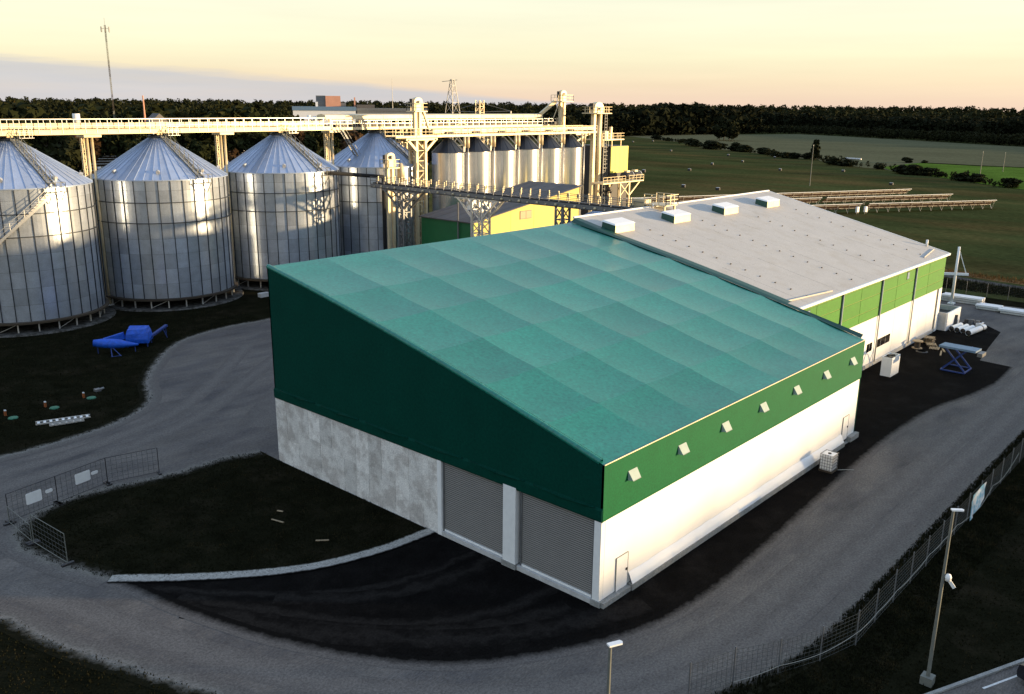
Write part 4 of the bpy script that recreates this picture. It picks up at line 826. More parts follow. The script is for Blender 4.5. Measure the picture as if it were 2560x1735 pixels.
# strips of timber and foil on the island
for i, (p, q, lb) in enumerate((((-5.9, 21.2), (-5.66, 20.25), 'pale timber offcut lying on the grass island'), ((-5.72, 16.85), (-5.15, 16.3), 'bent strip of packing lying near the kerb'), ((-4.95, 22.0), (-4.8, 21.6), 'small pale splinter lying on the island'))):
    mb = MB(); mb.beam((*p, .06), (*q, .07), .10, .04); single(mb, 'timber_offcut', 'wood', lb, 'offcut', (*p, .03))
# temporary fence on the island edge, with signs
def mesh_panel(name, label, p, q, h=1.95, cols='wire', nv=10, nh=6, group=None, frame='grey_steel', r=.007):
    t = thing(name, label, 'fence', (p[0], p[1], 0), group); a = Vector((*p, 0)); b = Vector((*q, 0)); U = Vector((0, 0, 1))
    for c in (a, b): MB().tube(c+U*.02, c+U*h, .028, 6).build('post', frame, t)
    for z in (.15, h): MB().tube(a+U*z, b+U*z, .02, 6).build('rail', frame, t)
    mb = MB()
    for k in range(1, nv): c = a.lerp(b, k/nv); mb.beam(c+U*.15, c+U*h, r*2)
    for k in range(1, nh): mb.beam(a+U*(.15+(h-.15)*k/nh), b+U*(.15+(h-.15)*k/nh), r*2)
    stuff(mb.build('wire_mesh', cols, t))
    for c in (a, b):
        d = (b-a).normalized(); nr = Vector((-d.y, d.x, 0)); MB().beam(c-nr*.35+U*.07, c+nr*.35+U*.07, .20, .12).build('foot', 'dark_steel', t)
    return t
tf = [(-17.19, 32.66), (-14.03, 33.28), (-10.46, 34.0), (-7.17, 33.2)]
lb = ('site fence panel carrying a white sign next to the fence corner', 'site fence panel carrying a white sign, second from the fence corner', 'bare site fence panel at the end towards the green hall')
for i in range(3): mesh_panel('site_fence', lb[i], tf[i], tf[i+1], 1.95, group='temporary site fence panels', frame='dark_steel')
mesh_panel('site_fence', 'slack bare fence panel standing between the sign fence and the pale gate panel', (-17.25, 32.5), (-17.28, 28.95), 1.2, group='temporary site fence panels', nv=8, nh=4, frame='lamp_steel')
mesh_panel('site_fence', 'pale galvanised fence panel standing alone at the tip of the island', (-17.25, 28.7), (-16.93, 24.75), 1.95, group='temporary site fence panels', frame='lamp_steel')
def plate(name, p, q, t0, t1, z0, z1, label, m='white_paint', cat='sign', group=None):
    a = Vector((*p, 0)); b = Vector((*q, 0)); d = (b-a).normalized(); nr = Vector((d.y, -d.x, 0))*.05; c = a.lerp(b, t0); e = a.lerp(b, t1); k = .06; Z = Vector((0, 0, 1))
    pts = [c+d*k+Z*z0, e-d*k+Z*z0, e+Z*(z0+k), e+Z*(z1-k), e-d*k+Z*z1, c+d*k+Z*z1, c+Z*(z1-k), c+Z*(z0+k)]
    pts = [x+nr for x in pts]; mb = MB().prism(pts, nr*.25)
    return single(mb, name, m, label, cat, tuple(pts[0]), group)
plate('sign_board', tf[0], tf[1], .36, .68, .75, 1.50, 'large white sign board on the fence panel next to the corner')
plate('name_plate', tf[0], tf[1], .76, .91, 1.05, 1.28, 'small white plate on the fence panel next to the corner')
plate('sign_board', tf[1], tf[2], .36, .66, .85, 1.58, 'large white sign board on the second fence panel from the corner')
plate('name_plate', tf[1], tf[2], .68, .82, 1.12, 1.34, 'small white plate touching the second sign board')
# chain-link fence along the road
fx = [(-3.4, -7.4), (-1.01, -8.3), (1.02, -9.51), (3.31, -10.53), (5.82, -11.26)]+[(5.82+2.62*k, -11.22) for k in range(1, 37)]+[(101.2, -11.2)]+[(101.3, -8.5+2.7*k) for k in range(0, 12)]
fn = thing('wire_fence', 'long wire fence on thin posts along the outer edge of the road', 'fence', (5.8, -11.2, 0))
postm = MB().tube((0, 0, 0), (0, 0, 1.95), .034, 6).mesh('post', 'grey_steel')
for i, (x, y) in enumerate(fx): piece('post', postm, fn, (x, y, 0))
for i in range(len(fx)-1):
    a = Vector((*fx[i], 0)); b = Vector((*fx[i+1], 0)); L_ = (b-a).length
    if L_ > 6: continue
    mb = MB(); near = i < 22; nv = 9 if near else 0
    for k in range(9): z = .1+k*.21; mb.beam(a+Vector((0, 0, z)), b+Vector((0, 0, z)), .011)
    for k in range(nv): c = a.lerp(b, (k+.5)/nv); mb.beam(c+Vector((0, 0, .1)), c+Vector((0, 0, 1.8)), .010)
    stuff(mb.build('wire_mesh', 'wire', fn))
# slack white cable slung along the fence
def cable(name, pts, r, m, label, cat, seg=10):
    P = smooth_line([p[:2] for p in pts], 0); V = []
    for a, b in zip(pts, pts[1:]):
        a, b = Vector(a), Vector(b); sag = .16*(b-a).length*.5
        for k in range(seg):
            u = k/seg; p = a.lerp(b, u); p.z = max(.05, p.z-sag*4*u*(1-u)*.35); V.append(p)
    V.append(Vector(pts[-1])); return single(MB().path(V, r, 5), name, m, label, cat, tuple(V[0]))
cable('fence_cable', [(-1.2, -8.4, .25), (1.02, -9.6, .55), (3.31, -10.65, .55), (5.82, -11.38, .85), (8.44, -11.34, .70), (11.06, -11.34, .75), (13.7, -11.34, .65), (16.3, -11.34, .8), (18.9, -11.34, .7), (21.5, -11.34, .75), (23.6, -11.34, .4), (26.8, -11.34, .15), (29.4, -11.34, .8), (32, -11.34, .5), (36, -11.34, 1.2)], .015, 'cable_white', 'pale cable drooping along the wire fence', 'cable')
mb = MB(); g = [[None]*7 for _ in range(6)]
for i in range(6):
    for j in range(7):
        u, w = i/5, j/6; x = 24.3+2.9*u; z = .25+1.55*w-.25*(1-u)*(1-w)*0; z += (.30*u)*(1-w); g[i][j] = (x, -11.36-.10*math.sin(PI*u)*(1-w)+.04*vnoise(i*1.7+j, 60), z)
mb.add([p for r in g for p in r], [(i*7+j, (i+1)*7+j, (i+1)*7+j+1, i*7+j+1) for i in range(5) for j in range(6)])
bn = thing('banner', 'faded pale blue and white banner tied to the wire fence', 'banner', (24.3, -11.36, 0)); mb.build('cloth', 'banner', bn, smooth=True)
mb = MB(); mb.add([(24.2, -11.40, .0), (24.75, -11.42, .10), (24.45, -11.38, .75), (24.25, -11.36, .7)], [(0, 1, 2, 3)]); mb.build('loose_corner', 'banner', bn)
# lamp posts
def lamp(x, y, h, label, camera=False, ang=0):
    t = thing('lamp_post', label, 'lamp post', (x, y, 0), 'lamp posts by the road')
    MB().lathe([(.085, .0), (.085, h*.15), (.055, h)], 10, x, y).build('pole', 'lamp_steel', t, smooth=True)
    MB().box(x-.26, y-.26, 0, x+.26, y+.26, .42).build('footing', 'lamp_steel', t)
    c, s = math.cos(ang), math.sin(ang); N_ = Vector((c, s, 0)); T = Vector((-s, c, 0)); q = Vector((x, y, h)); hd = MB()
    hd.prism([q-N_*.08-T*.10, q+N_*.40-T*.10, q+N_*.45, q+N_*.40+T*.10, q-N_*.08+T*.10], (0, 0, .06)); hd.build('lamp_head', 'white_paint', t)
    if camera:
        cm = MB().lathe([(0, 5.3), (.12, 5.33), (.14, 5.5), (.10, 5.62), (0, 5.66)], 10, x+.02, y-.2).build('camera_dome', 'white_paint', t, smooth=True); MB().beam((x+.1, y-.25, 5.3), (x+.2, y-.45, 5.0), .12, .14).build('camera_body', 'white_paint', cm)
    return t
lamp(5.1, -14.85, 8.65, 'lamp post with a white security camera standing on the dark lawn', True, math.radians(-52))
lamp(-13.0, -9.7, 8.55, 'slim lamp post with a flat white head beside the road bend', False, math.radians(-25))
# IBC tank by the white wall
ib = thing('liquid_tank', 'white caged liquid tank standing by the long white wall', 'tank', (26.1, -1.3, 0))
MB().box(25.55, -1.80, 0, 26.65, -.80, .13).build('pallet', 'dark_wood', ib); MB().box(25.62, -1.73, .14, 26.58, -.87, 1.28).build('bottle', 'white_sheet', ib)
mb = MB()
for k in range(6):
    x = 25.59+k*.204; y = -1.77+k*.188
    for yy in (-1.77, -.83): mb.beam((x, yy, .13), (x, yy, 1.33), .024)
    for xx in (25.59, 26.61): mb.beam((xx, y, .13), (xx, y, 1.33), .024)
for k in range(6):
    z = .2+k*.225
    for yy in (-1.77, -.83): mb.beam((25.59, yy, z), (26.61, yy, z), .024)
    for xx in (25.59, 26.61): mb.beam((xx, -1.77, z), (xx, -.83, z), .024)
mb.build('cage', 'grey_steel', ib); MB().tube((26.1, -1.3, 1.28), (26.1, -1.3, 1.34), .12, 10).build('lid', 'dark_steel', ib)
mb = MB(); mb.path([(26.5, -1.85, .05), (27.0, -2.25, .03), (27.35, -2.7, .03)], .025, 6); mb.build('hose', 'cable_white', ib)
# white container bin
wb = thing('waste_bin', 'tall white box bin filled with dark scrap beside the panelled hall', 'bin', (53.8, 4.2, 0))
for (a, b, c, d) in ((52.7, 3.7, 54.9, 3.78), (52.7, 4.62, 54.9, 4.7), (52.7, 3.78, 52.78, 4.62), (54.82, 3.78, 54.9, 4.62)): MB().box(a, b, 0, c, d, 1.92).build('side', 'white_panel', wb)
mb = MB(); mb.box(52.78, 3.78, 0, 54.82, 4.62, 1.6)
for k in range(14): mb.cbox((52.95+rng.random()*1.7, 3.9+rng.random()*.6, 1.62+rng.random()*.22), (.4, .3, .25))
mb.build('scrap', 'dark_steel', wb)
# cable spool, pallets, timber
sp = thing('cable_spool', 'wooden cable spool standing on end by the panelled wall', 'spool', (65.9, 5.5, 0))
MB().lathe([(0, 0), (.55, 0), (.55, .09), (.3, .09)], 18, 65.9, 5.5).build('flange', 'wood', sp); MB().lathe([(.3, .09), (.3, .80)], 14, 65.9, 5.5).build('core', 'dark_wood', sp); MB().lathe([(.3, .80), (.55, .80), (.55, .89), (0, .89)], 18, 65.9, 5.5).build('flange', 'wood', sp)
single(MB().lathe([(.45, .0), (.62, .05), (.45, .12)], 20, 64.7, 4.6), 'hose_ring', 'dark_steel', 'coil of hose lying on the asphalt near the cable spool', 'hose', (64.7, 4.6, 0))
pa = thing('pallet', 'weathered wooden pallet in the stack beside the cable spool', 'pallet', (69.2, 5.3, 0), 'stacked pallets by the wall')
for k in range(7): MB().box(-.6, -.5+k*.145, .11, .6, -.40+k*.145, .14).build('board', 'wood', pa, local=True)
for y in (-.45, 0, .42): MB().box(-.6, y, 0, .6, y+.08, .11).build('bearer', 'dark_wood', pa, local=True)
for (x, y, z, r) in ((69.2, 5.3, .14, .05), (69.25, 5.28, .28, -.04), (69.2, 5.32, .42, .02), (69.15, 5.3, .56, .1), (68.0, 4.6, 0, .5), (67.9, 4.65, .14, .4), (66.9, 4.0, 0, .2)):
    c = copy_tree(pa); c.location = (x, y, z); c.rotation_euler[2] = r
    if y < 5: c['label'] = 'low wooden pallet lying in front of the pallet stack'; c['group'] = 'loose pallets on the dark asphalt'
for i, (p, q, lbx) in enumerate((((64.4, 2.6), (66.4, 3.1), 'pale plank lying on the dark asphalt near the pallets'), ((66.2, 2.7), (67.4, 3.3), 'short plank lying beside the low pallets'))): single(MB().beam((*p, .06), (*q, .06), .16, .08), 'plank', 'wood', lbx, 'plank', (*p, .02))
# scissor lift table
sl_ = thing('scissor_lift', 'blue scissor lift table raised on crossed arms', 'lift table', (60, -.1, 0), rz=math.radians(0))
bx0, by0, bx1, by1 = 58.8, -1.3, 61.3, .9
for y in (by0, by1):
    MB().beam((bx0, y, .10), (bx1, y, .10), .10, .14).build('base_beam', 'blue_paint', sl_)
for x in (bx0, bx1): MB().beam((x, by0, .10), (x, by1, .10), .10, .12).build('base_beam', 'blue_paint', sl_)
for x in (bx0+.25, bx1-.25):
    MB().beam((x, by0+.05, .18), (x, by1-.1, 2.35), .09, .15).build('scissor_arm', 'blue_paint', sl_); MB().beam((x+.12, by1-.05, .18), (x+.12, by0+.1, 2.35), .09, .15).build('scissor_arm', 'blue_paint', sl_)
MB().prism([(58.5, -2.15, 2.40), (60.1, -2.25, 2.40), (60.2, 1.2, 2.40), (58.6, 1.3, 2.40)], (0, 0, .20)).build('platform', 'deck_blue', sl_)
MB().box(58.6, -2.75, 2.05, 59.9, -2.28, 2.40).build('tail_motor', 'grey_steel', sl_)
mb = MB()
for (x, y) in ((58.9, .7), (61.2, .7), (58.9, -1.2), (61.2, -1.2)): mb.tube((x, y, .0), (x, y, .1), .09, 8)
mb.build('castors', 'tyre', sl_)
# white pipes on the asphalt
for k, (p, q, r) in enumerate((((76.9, 5.2), (79.7, 4.95), .30), ((76.6, 4.5), (79.5, 4.2), .30), ((76.6, 3.85), (79.3, 3.5), .30), ((75.8, 3.05), (80.4, 2.55), .33))):
    lbx = ('fat white pipe lying against the concrete bay wall', 'fat white pipe lying second from the concrete bay wall', 'fat white pipe lying third from the concrete bay wall', 'longest white pipe with a collar, lying outermost in the row')[k]
    t = thing('pipe', lbx, 'pipe', (p[0], p[1], 0), 'white pipes by the concrete bay'); a = Vector((*p, r)); b = Vector((*q, r))
    MB().tube(a, b, r, 16, cap=False).build('shell', 'white_paint', t, smooth=True); MB().tube(a+(b-a)*.02, b-(b-a)*.02, r*.92, 16).build('bore', 'dark_steel', t, smooth=True)
    if k == 3: MB().tube(a+(b-a)*.76, a+(b-a)*.80, r*1.1, 16).build('collar', 'grey_steel', t, smooth=True)
jm = thing('machine_parts', 'heap of dark motor and pipe parts beyond the white pipes', 'machine parts', (81.4, 4.0, 0))
for k in range(7):
    x, y = 80.6+rng.random()*1.5, 3.3+rng.random()*1.5; MB().tube((x, y, .0), (x+.1, y, .5+.4*rng.random()), .25, 10).build('casing', 'dark_steel' if k % 2 else 'grey_steel', jm)
MB().box(80.8, 3.0, 0, 82.0, 3.6, .55).build('crate', 'white_panel', jm)
single(MB().beam((78.9, 5.45, 0), (79.4, 5.58, 1.5), .5, .1), 'leaning_board', 'dark_steel', 'dark board leaning on the concrete bay wall', 'board', (78.9, 5.4, 0))
# jib crane
jc = thing('jib_crane', 'tall white post crane with a stayed jib by the timber stacks', 'crane', (93, 9.9, 0))
MB().tube((93, 9.9, 0), (93, 9.9, 7.75), .20, 12, .16).build('post', 'white_paint', jc, smooth=True); MB().beam((93.9, 8.55, 4.1), (92.2, 11.2, 4.1), .3, .3).build('jib', 'white_paint', jc); MB().beam((93, 9.9, 7.5), (93.75, 8.8, 4.2), .09).build('stay', 'white_paint', jc); MB().box(92.6, 9.5, 0, 93.4, 10.3, .2).build('base_plate', 'white_paint', jc)
# timber and beam stacks by the far fence
k = 0
for (x, y, L_, rows, cols, lbx) in ((95.2, 9.2, 5.4, 3, 4, 'stack of pale beams beside the white crane post'), (92.9, 5.2, 3.0, 2, 4, 'low stack of white slabs along the yard edge'), (92.2, 2.2, 3.3, 2, 4, 'second low stack of white slabs along the yard edge'), (92, -1.5, 2.2, 1, 3, 'single layer of white slabs at the yard corner')):
    t = thing('beam_stack', lbx, 'beam stack', (x, y, 0), 'beam stacks at the yard edge')
    for r in range(rows):
        for c in range(cols): MB().box(x-.9+c*.45, y-L_/2+.1*rng.random(), .08+r*.30, x-.9+c*.45+.40, y+L_/2-.4*rng.random(), .08+r*.30+.24).build('beam', 'white_panel' if r == rows-1 else 'pale_concrete', t)
    for o in (-.35, .35): MB().box(x-1, y+o*L_-.06, 0, x+1, y+o*L_+.06, .08).build('bearer', 'dark_wood', t)
single(MB().box(30.6, 79.0, 0, 32.0, 79.7, .55), 'concrete_block', 'pale_concrete', 'pale concrete block on the grass between two silos', 'block', (31.3, 79.3, 0))
# parked cars beyond the kerb
def car(name, label, s, t, m, ang, hatch=True):
    x, y = pkp(s, t); c = thing('parked_car', label, 'car', (x, y, 0), 'cars in the car park', ang)
    prof = [(-2.1, .35), (-2.15, .75), (-1.95, .92), (-1.1, 1.0), (-.45, 1.42), (.9, 1.46), (1.75, 1.05), (2.05, .95), (2.12, .6), (2.08, .32)]
    mb = MB(); n = len(prof); W = [.86, .88, .86, .84, .64, .62, .82, .84, .86, .84]
    mb.add([(x_, -w, z) for (x_, z), w in zip(prof, W)]+[(x_, w, z) for (x_, z), w in zip(prof, W)], [(i, i+1, n+i+1, n+i) for i in range(n-1)]+[tuple(reversed(range(n))), tuple(range(n, 2*n)), (n-1, 0, n, 2*n-1)]); mb.build('body', m, c, local=True)
    MB().add([(-1.08, -.72, 1.02), (-1.08, .72, 1.02), (-.50, .60, 1.40), (-.50, -.60, 1.40)], [(0, 1, 2, 3)]).add([(1.70, .70, 1.09), (1.70, -.70, 1.09), (.96, -.58, 1.44), (.96, .58, 1.44)], [(0, 1, 2, 3)]).build('glass', 'window_glass', c, local=True)
    for sx in (-1.3, 1.3):
        for sy in (-.80, .80):
            w = MB().tube((sx, sy-.1, .32), (sx, sy+.1, .32), .32, 14).build('wheel', 'tyre', c, local=True); MB().tube((sx, sy-.11, .32), (sx, sy+.11, .32), .18, 10).build('rim', 'grey_steel', w, local=True)
    for sy in (-.62, .62): MB().cbox((-2.13, sy, .72), (.08, .34, .14)).build('headlight', 'white_paint', c, local=True)
car('c', 'dark car with a reddish tint parked across the white bay line', 5.0, 3.0, 'black_paint', math.atan2(-pk.x, pk.y)*1+PI)
car('c', 'white car parked beside the dark car', 2.2, 4.55, 'white_paint', math.atan2(-pk.x, pk.y)+PI)
# ------------------------------------------------------------------ vegetation
def leaves(n, centers, radii, size, rg):
    k = rg.integers(0, len(centers), n); d = rg.normal(size=(n, 3)); d /= np.linalg.norm(d, axis=1)[:, None]
    P = centers[k]+d*radii[k]*(rg.random((n, 1))**.45)
    a = rg.normal(size=(n, 3)); a /= np.linalg.norm(a, axis=1)[:, None]; b = np.cross(a, d); b /= np.linalg.norm(b, axis=1)[:, None]+1e-9
    s = size*(.6+.8*rg.random((n, 1))); V = np.stack([P-a*s, P+a*s*.9, P+b*s*1.5], 1).reshape(-1, 3)
    return V
def crown(kind, h, w, n, size, seed):
    rg = np.random.default_rng(seed)
    if kind == 'spruce':
        m = 26; t = (np.arange(m)+.5)/m; r = w*(1-t)*.95+.1; ang = rg.random(m)*6.28
        C_ = np.stack([np.cos(ang)*r*.45, np.sin(ang)*r*.45, h*(.08+.9*t)], 1); Rr = np.stack([r*.7, r*.7, np.full(m, h/m*1.4)], 1)
    else:
        m = 16; t = rg.random(m); ang = rg.random(m)*6.28; rad = w*.62*np.sqrt(rg.random(m))*np.sin(np.clip(.35+t*2.5, 0, PI))
        C_ = np.stack([np.cos(ang)*rad, np.sin(ang)*rad, h*(.30+.58*t)], 1); q = .30+.22*rg.random((m, 1)); Rr = np.concatenate([q*w, q*w, q*h*.42], 1)
    return leaves(n, C_, Rr, size, rg)
def tri_idx(n): return np.arange(n*3, dtype=np.int32).reshape(-1, 3)
CR = {}
def crown_mesh(kind, m, seed, n=900, size=.075):
    key = (kind, m, seed)
    if key not in CR: V = crown(kind, 1, .42 if kind != 'spruce' else .24, n, size, seed); CR[key] = npmesh('crown', V, tri_idx(n), m)
    return CR[key]
TR = {}
def tree(x, y, h, kind, m, seed, label, group, z=0, name=None, wide=1.0):
    nm = name or {'spruce': 'spruce_tree'}.get(kind, 'leafy_tree'); t = thing(nm, label, 'tree' if 'bush' not in nm else 'bush', (x, y, z), group, rng.random()*6.28)
    c = bpy.data.objects.new('crown', crown_mesh(kind, m, seed)); COL.objects.link(c); c.parent = t; c.scale = (h*wide, h*wide, h)
    if 'trunk' not in TR:
        mb = MB().tube((0, 0, 0), (0, 0, .75), .022, 7, .007)
        for k in range(5): a = k*2.4; mb.tube((0, 0, .25+.09*k), (.2*math.cos(a), .2*math.sin(a), .45+.1*k), .009, 5, .003)
        TR['trunk'] = mb.mesh('trunk', 'bark')
    o = bpy.data.objects.new('trunk', TR['trunk']); COL.objects.link(o); o.parent = t; o.scale = (h, h, h)
    return t
# trees beyond the silos
spots = []
for k in range(46):
    az = math.radians(46+30*(k+rng.random()*.8)/46); D = 300+150*rng.random(); spots.append((CAM.x+D*math.cos(az), CAM.y+D*math.sin(az), 10+7*rng.random()))
for i, (x, y, h) in enumerate(spots):
    m = 'leaf_autumn' if i % 6 == 2 else ('leaf_dark' if i % 3 == 0 else 'leaf')
    tree(x, y, h, 'leaf', m, i % 5, {'leaf_autumn': 'tree with rusty autumn foliage beyond the silos', 'leaf_dark': 'dark green broadleaved tree beyond the silos', 'leaf': 'olive green broadleaved tree beyond the silos'}[m], {'leaf_autumn': 'autumn trees beyond the silos', 'leaf_dark': 'dark trees beyond the silos', 'leaf': 'green trees beyond the silos'}[m])
for i, (x, y, h) in enumerate(((44, 128, 9), (50, 131, 11), (54, 127, 8), (70, 140, 10), (76, 136, 12), (84, 142, 9), (62, 150, 12))):
    tree(x, y, h, 'leaf', 'leaf_autumn' if i in (0, 3) else 'leaf', i % 5, 'rusty tree just behind the conveyor bridge' if i in (0, 3) else 'small green tree just behind the conveyor bridge', 'rusty trees behind the bridge' if i in (0, 3) else 'green trees behind the bridge', wide=1.15)
# hedge along the field ditch
hb = [(573, 369, 7), (556, 347, 5), (539, 325, 5), (522, 308, 5), (497, 291, 9), (490, 284, 8), (470, 263, 10), (464, 256, 9), (480, 259, 6), (455, 236, 10), (450, 228, 8), (437, 210, 7), (431, 204, 6), (418, 193, 6), (411, 184, 6), (408, 178, 6), (410, 172, 6), (374, 143, 7), (370, 136, 6), (362, 118, 4), (352, 107, 4), (341, 101, 7), (339, 96, 8), (339, 91, 6), (335, 85, 4), (321, 73, 6), (319, 68, 6), (304, 53, 6), (420, 126, 5), (423, 119, 3)]
for i, (x, y, h) in enumerate(hb):
    big = h >= 8; tree(x, y, h*.62, 'leaf', 'leaf_dark', 10+i % 4, 'tall dark bush in the hedge along the field ditch' if big else 'dark bush in the hedge along the field ditch', 'tall bushes in the field hedge' if big else 'bushes in the field hedge', z=-h*.12, name='bush', wide=2.7)
tree(411, 168.5, 9.5, 'spruce', 'leaf_dark', 3, 'lone dark spruce standing in the field hedge', None)
for i, (x, y, h) in enumerate(((610, 330, 17), (604, 322, 15), (598, 327, 14), (590, 312, 12))): tree(x, y, h, 'leaf', 'leaf_dark', i, 'dark tree of the clump standing out in the pale field', 'clump of trees in the pale field', wide=1.2)
# woods: one mass each
# (the scrub of the hedge foot follows the ditch)
def wood(name, cells, mname, n=110):
    """cells: list of (x, y, h, kind)"""
    base = {('leaf', k): crown('leaf', 1, .42, n, .10, 30+k) for k in range(5)}; base.update({('spruce', k): crown('spruce', 1, .22, n, .085, 40+k) for k in range(4)}); Vs = []
    for (x, y, h, kd) in cells:
        B = base[(kd, int(rng.integers(0, 4)))]; a = rng.random()*6.28; c, s = math.cos(a), math.sin(a); w = h*(.9+.4*rng.random())
        Vs.append(np.stack([(B[:, 0]*c-B[:, 1]*s)*w+x, (B[:, 0]*s+B[:, 1]*c)*w+y, B[:, 2]*h*1.02-h*.08], 1))
    V = np.concatenate(Vs); o = bpy.data.objects.new(name, npmesh(name, V, tri_idx(len(V)//3), mname)); COL.objects.link(o); return stuff(o)
scrub = []
for a_, b_ in zip(hed[:14], hed[1:14]):
    L_ = math.hypot(b_[0]-a_[0], b_[1]-a_[1])
    for _ in range(int(L_/1.6)):
        u = rng.random(); scrub.append((a_[0]+(b_[0]-a_[0])*u+2.5*rng.normal(), a_[1]+(b_[1]-a_[1])*u+2.5*rng.normal(), 1.6+2.2*rng.random()**2, 'leaf'))
wood('hedge_scrub', scrub, 'leaf_dark', 60)
EDGE = [(5, 640), (12.5, 735), (16.9, 797), (20, 850), (22.1, 893), (24.4, 938), (27, 930), (30.2, 872), (34.4, 800), (38, 760), (44, 640), (50, 560), (60, 520), (82, 480), (100, 480)]
edge = lambda a: float(np.interp(a, [e[0] for e in EDGE], [e[1] for e in EDGE]))
tall, young, mixed, far = [], [], [], []
def pol(a, D): return CAM.x+D*math.cos(math.radians(a)), CAM.y+D*math.sin(math.radians(a))
for _ in range(3400):
    a = 3+38*rng.random(); D = edge(a)+(130 if a < 27 else 0)+420*rng.random()**1.7
    hmax = 17.5+9*math.exp(-((a-31)/5.0)**2); x, y = pol(a, D); tall.append((x, y, hmax*(.9+.12*vnoise(a*1.3, 81))*(.75+.4*rng.random()), 'spruce' if rng.random() < .55 else 'leaf'))
for _ in range(1500):
    a = 3+24*rng.random(); D = edge(a)+95*rng.random(); x, y = pol(a, D); young.append((x, y, 6.0+2.5*rng.random(), 'leaf'))
for _ in range(2600):
    a = 40+45*rng.random(); D = edge(a)+420*rng.random()**1.4; x, y = pol(a, D)
    if 47 < a < 53.5 and 640 < D < 880: continue
    hv = .88+.22*vnoise(a*.9, 80)
    mixed.append((x, y, hv*(11+5*rng.random()) if 39 < a < 55 else hv*(13+10*rng.random()), 'spruce' if rng.random() < .2 else 'leaf'))
for _ in range(2300):
    a = 3+82*rng.random(); D = 1300+1900*rng.random(); x, y = pol(a, D); far.append((x, y, 16+8*rng.random()+14*(D-1300)/1900, 'leaf' if rng.random() < .7 else 'spruce'))
wood('mixed_forest', tall, 'spruce'); wood('young_plantation', young, 'leaf_dark', 70); wood('broadleaf_forest', mixed, 'leaf', 130); wood('distant_forest', far, 'leaf_dark', 60)
# tree belt outside the picture on the sun's side, whose shade lies over the yard
belt = []
for _ in range(2200): belt.append((-70+420*rng.random(), -146+16*rng.random(), 14.9+.7*rng.random(), 'leaf'))
wood('shelter_belt', belt, 'leaf_dark', 130)
# grass blades on the near lawns
def grass(name, regs, m, hmin, hmax):
    Vs = []
    for (x0, x1, y0, y1, n) in regs:
        P = np.stack([x0+(x1-x0)*rng.random(n), y0+(y1-y0)*rng.random(n), np.full(n, .0)], 1)
        keep = np.array([inside(p[0], p[1]) for p in P]); P = P[keep]; k = len(P)
        for _ in range(3):
            a = rng.random(k)*6.28; h = hmin+(hmax-hmin)*rng.random(k)**2; w = .02+.03*rng.random(k); l = .5*h*rng.random(k)
            d = np.stack([np.cos(a), np.sin(a), 0*a], 1); e = np.stack([-np.sin(a), np.cos(a), 0*a], 1); o = P+e*(rng.random((k, 1))-.5)*.2
            Vs.append(np.stack([o-d*w[:, None], o+d*w[:, None], o+e*l[:, None]+np.stack([0*h, 0*h, h], 1)], 1).reshape(-1, 3))
    V = np.concatenate(Vs); o = bpy.data.objects.new(name, npmesh(name, V, tri_idx(len(V)//3), m)); COL.objects.link(o); return stuff(o)
def pip(poly, x, y):
    c = False; j = len(poly)-1
    for i in range(len(poly)):
        xi, yi = poly[i]; xj, yj = poly[j]
        if (yi > y) != (yj > y) and x < (xj-xi)*(y-yi)/(yj-yi)+xi: c = not c
        j = i
    return c
isl_poly = isl_edge+kerb_line+[(0, 29.1)]; right_poly = out_edge+[(97, -11.2), (97, -60), pkp(40, -.1), pkp(-8, -.1), (-4, -16)]
left_poly = left_edge+[(45, 110), (-60, 110)]; bl_poly = bot_edge[1:-1]+[(-40, -8), (-40, 26)]
def inside(x, y): return pip(cur_poly, x, y)
cur_poly = isl_poly; grass('island_grass', [(-18, 0, 12.5, 34, 16000)], 'grass', .03, .13)
cur_poly = right_poly; grass('verge_grass', [(-5, 60, -13.5, -9.6, 26000), (-5, 40, -40, -13.5, 16000)], 'grass', .04, .18)
cur_poly = [(p[0], p[1]-.15) for p in out_edge[2:]]+[(97, -10.6), (6, -10.7), (-2, -9.3), (-5, -8)]; grass('verge_weeds', [(-5, 70, -10.9, -7, 16000)], 'grass', .10, .42)
cur_poly = left_poly; grass('silo_lawn_grass', [(-14, 24, 44.5, 80, 22000)], 'grass', .03, .14)
cur_poly = bl_poly; grass('corner_grass', [(-30, -16, -2, 27, 9000)], 'grass', .03, .14)
cur_poly = [(104, -20), (109, -20), (112, 30), (104, 30)]; grass('ditch_grass', [(104, 112, -20, 30, 9000)], 'grass', .3, .8)
cur_poly = [(113.6, -20), (117, -20), (121, 30), (117, 30)]; grass('tall_dry_grass', [(112, 122, -20, 30, 5000)], 'dry_grass', .2, .7)

# ------------------------------------------------------------------ fields: bales, panels, poles, far plant
bale = thing('round_bale', 'white wrapped round bale lying out in the dark field', 'bale', (266, 175, 0), 'wrapped bales in the field')
MB().lathe([(0, 0), (.68, 0), (.78, .1), (.78, 1.0), (.70, 1.08)], 18, 0, 0).build('shaded_wrap', 'dark_steel', bale, local=True); MB().lathe([(.70, 1.08), (.55, 1.16), (0, 1.18)], 18, 0, 0).build('top', 'pale_concrete', bale, local=True)  # white bale: shade on its sides painted dark, lit top painted pale
for (x, y) in [(419.5, 258.8), (288.9, 168.1), (220.1, 129.0), (219.7, 116.3), (329.5, 180.7), (403.5, 213.1), (359, 181.3), (404.5, 187.1), (318.6, 142.9), (332.7, 122.1), (508.6, 346.3), (533.6, 345.8), (282.7, 85)]:
    c = copy_tree(bale); c.location = (x, y, 0); s = .78+.12*rng.random(); c.scale = (s*1.2, s, s*.9); c.rotation_euler[2] = rng.random()*3
tn = thing('bale_tube', 'row of white wrapped bales lying end to end by the clover field', 'bale row', (425, 158, 0))
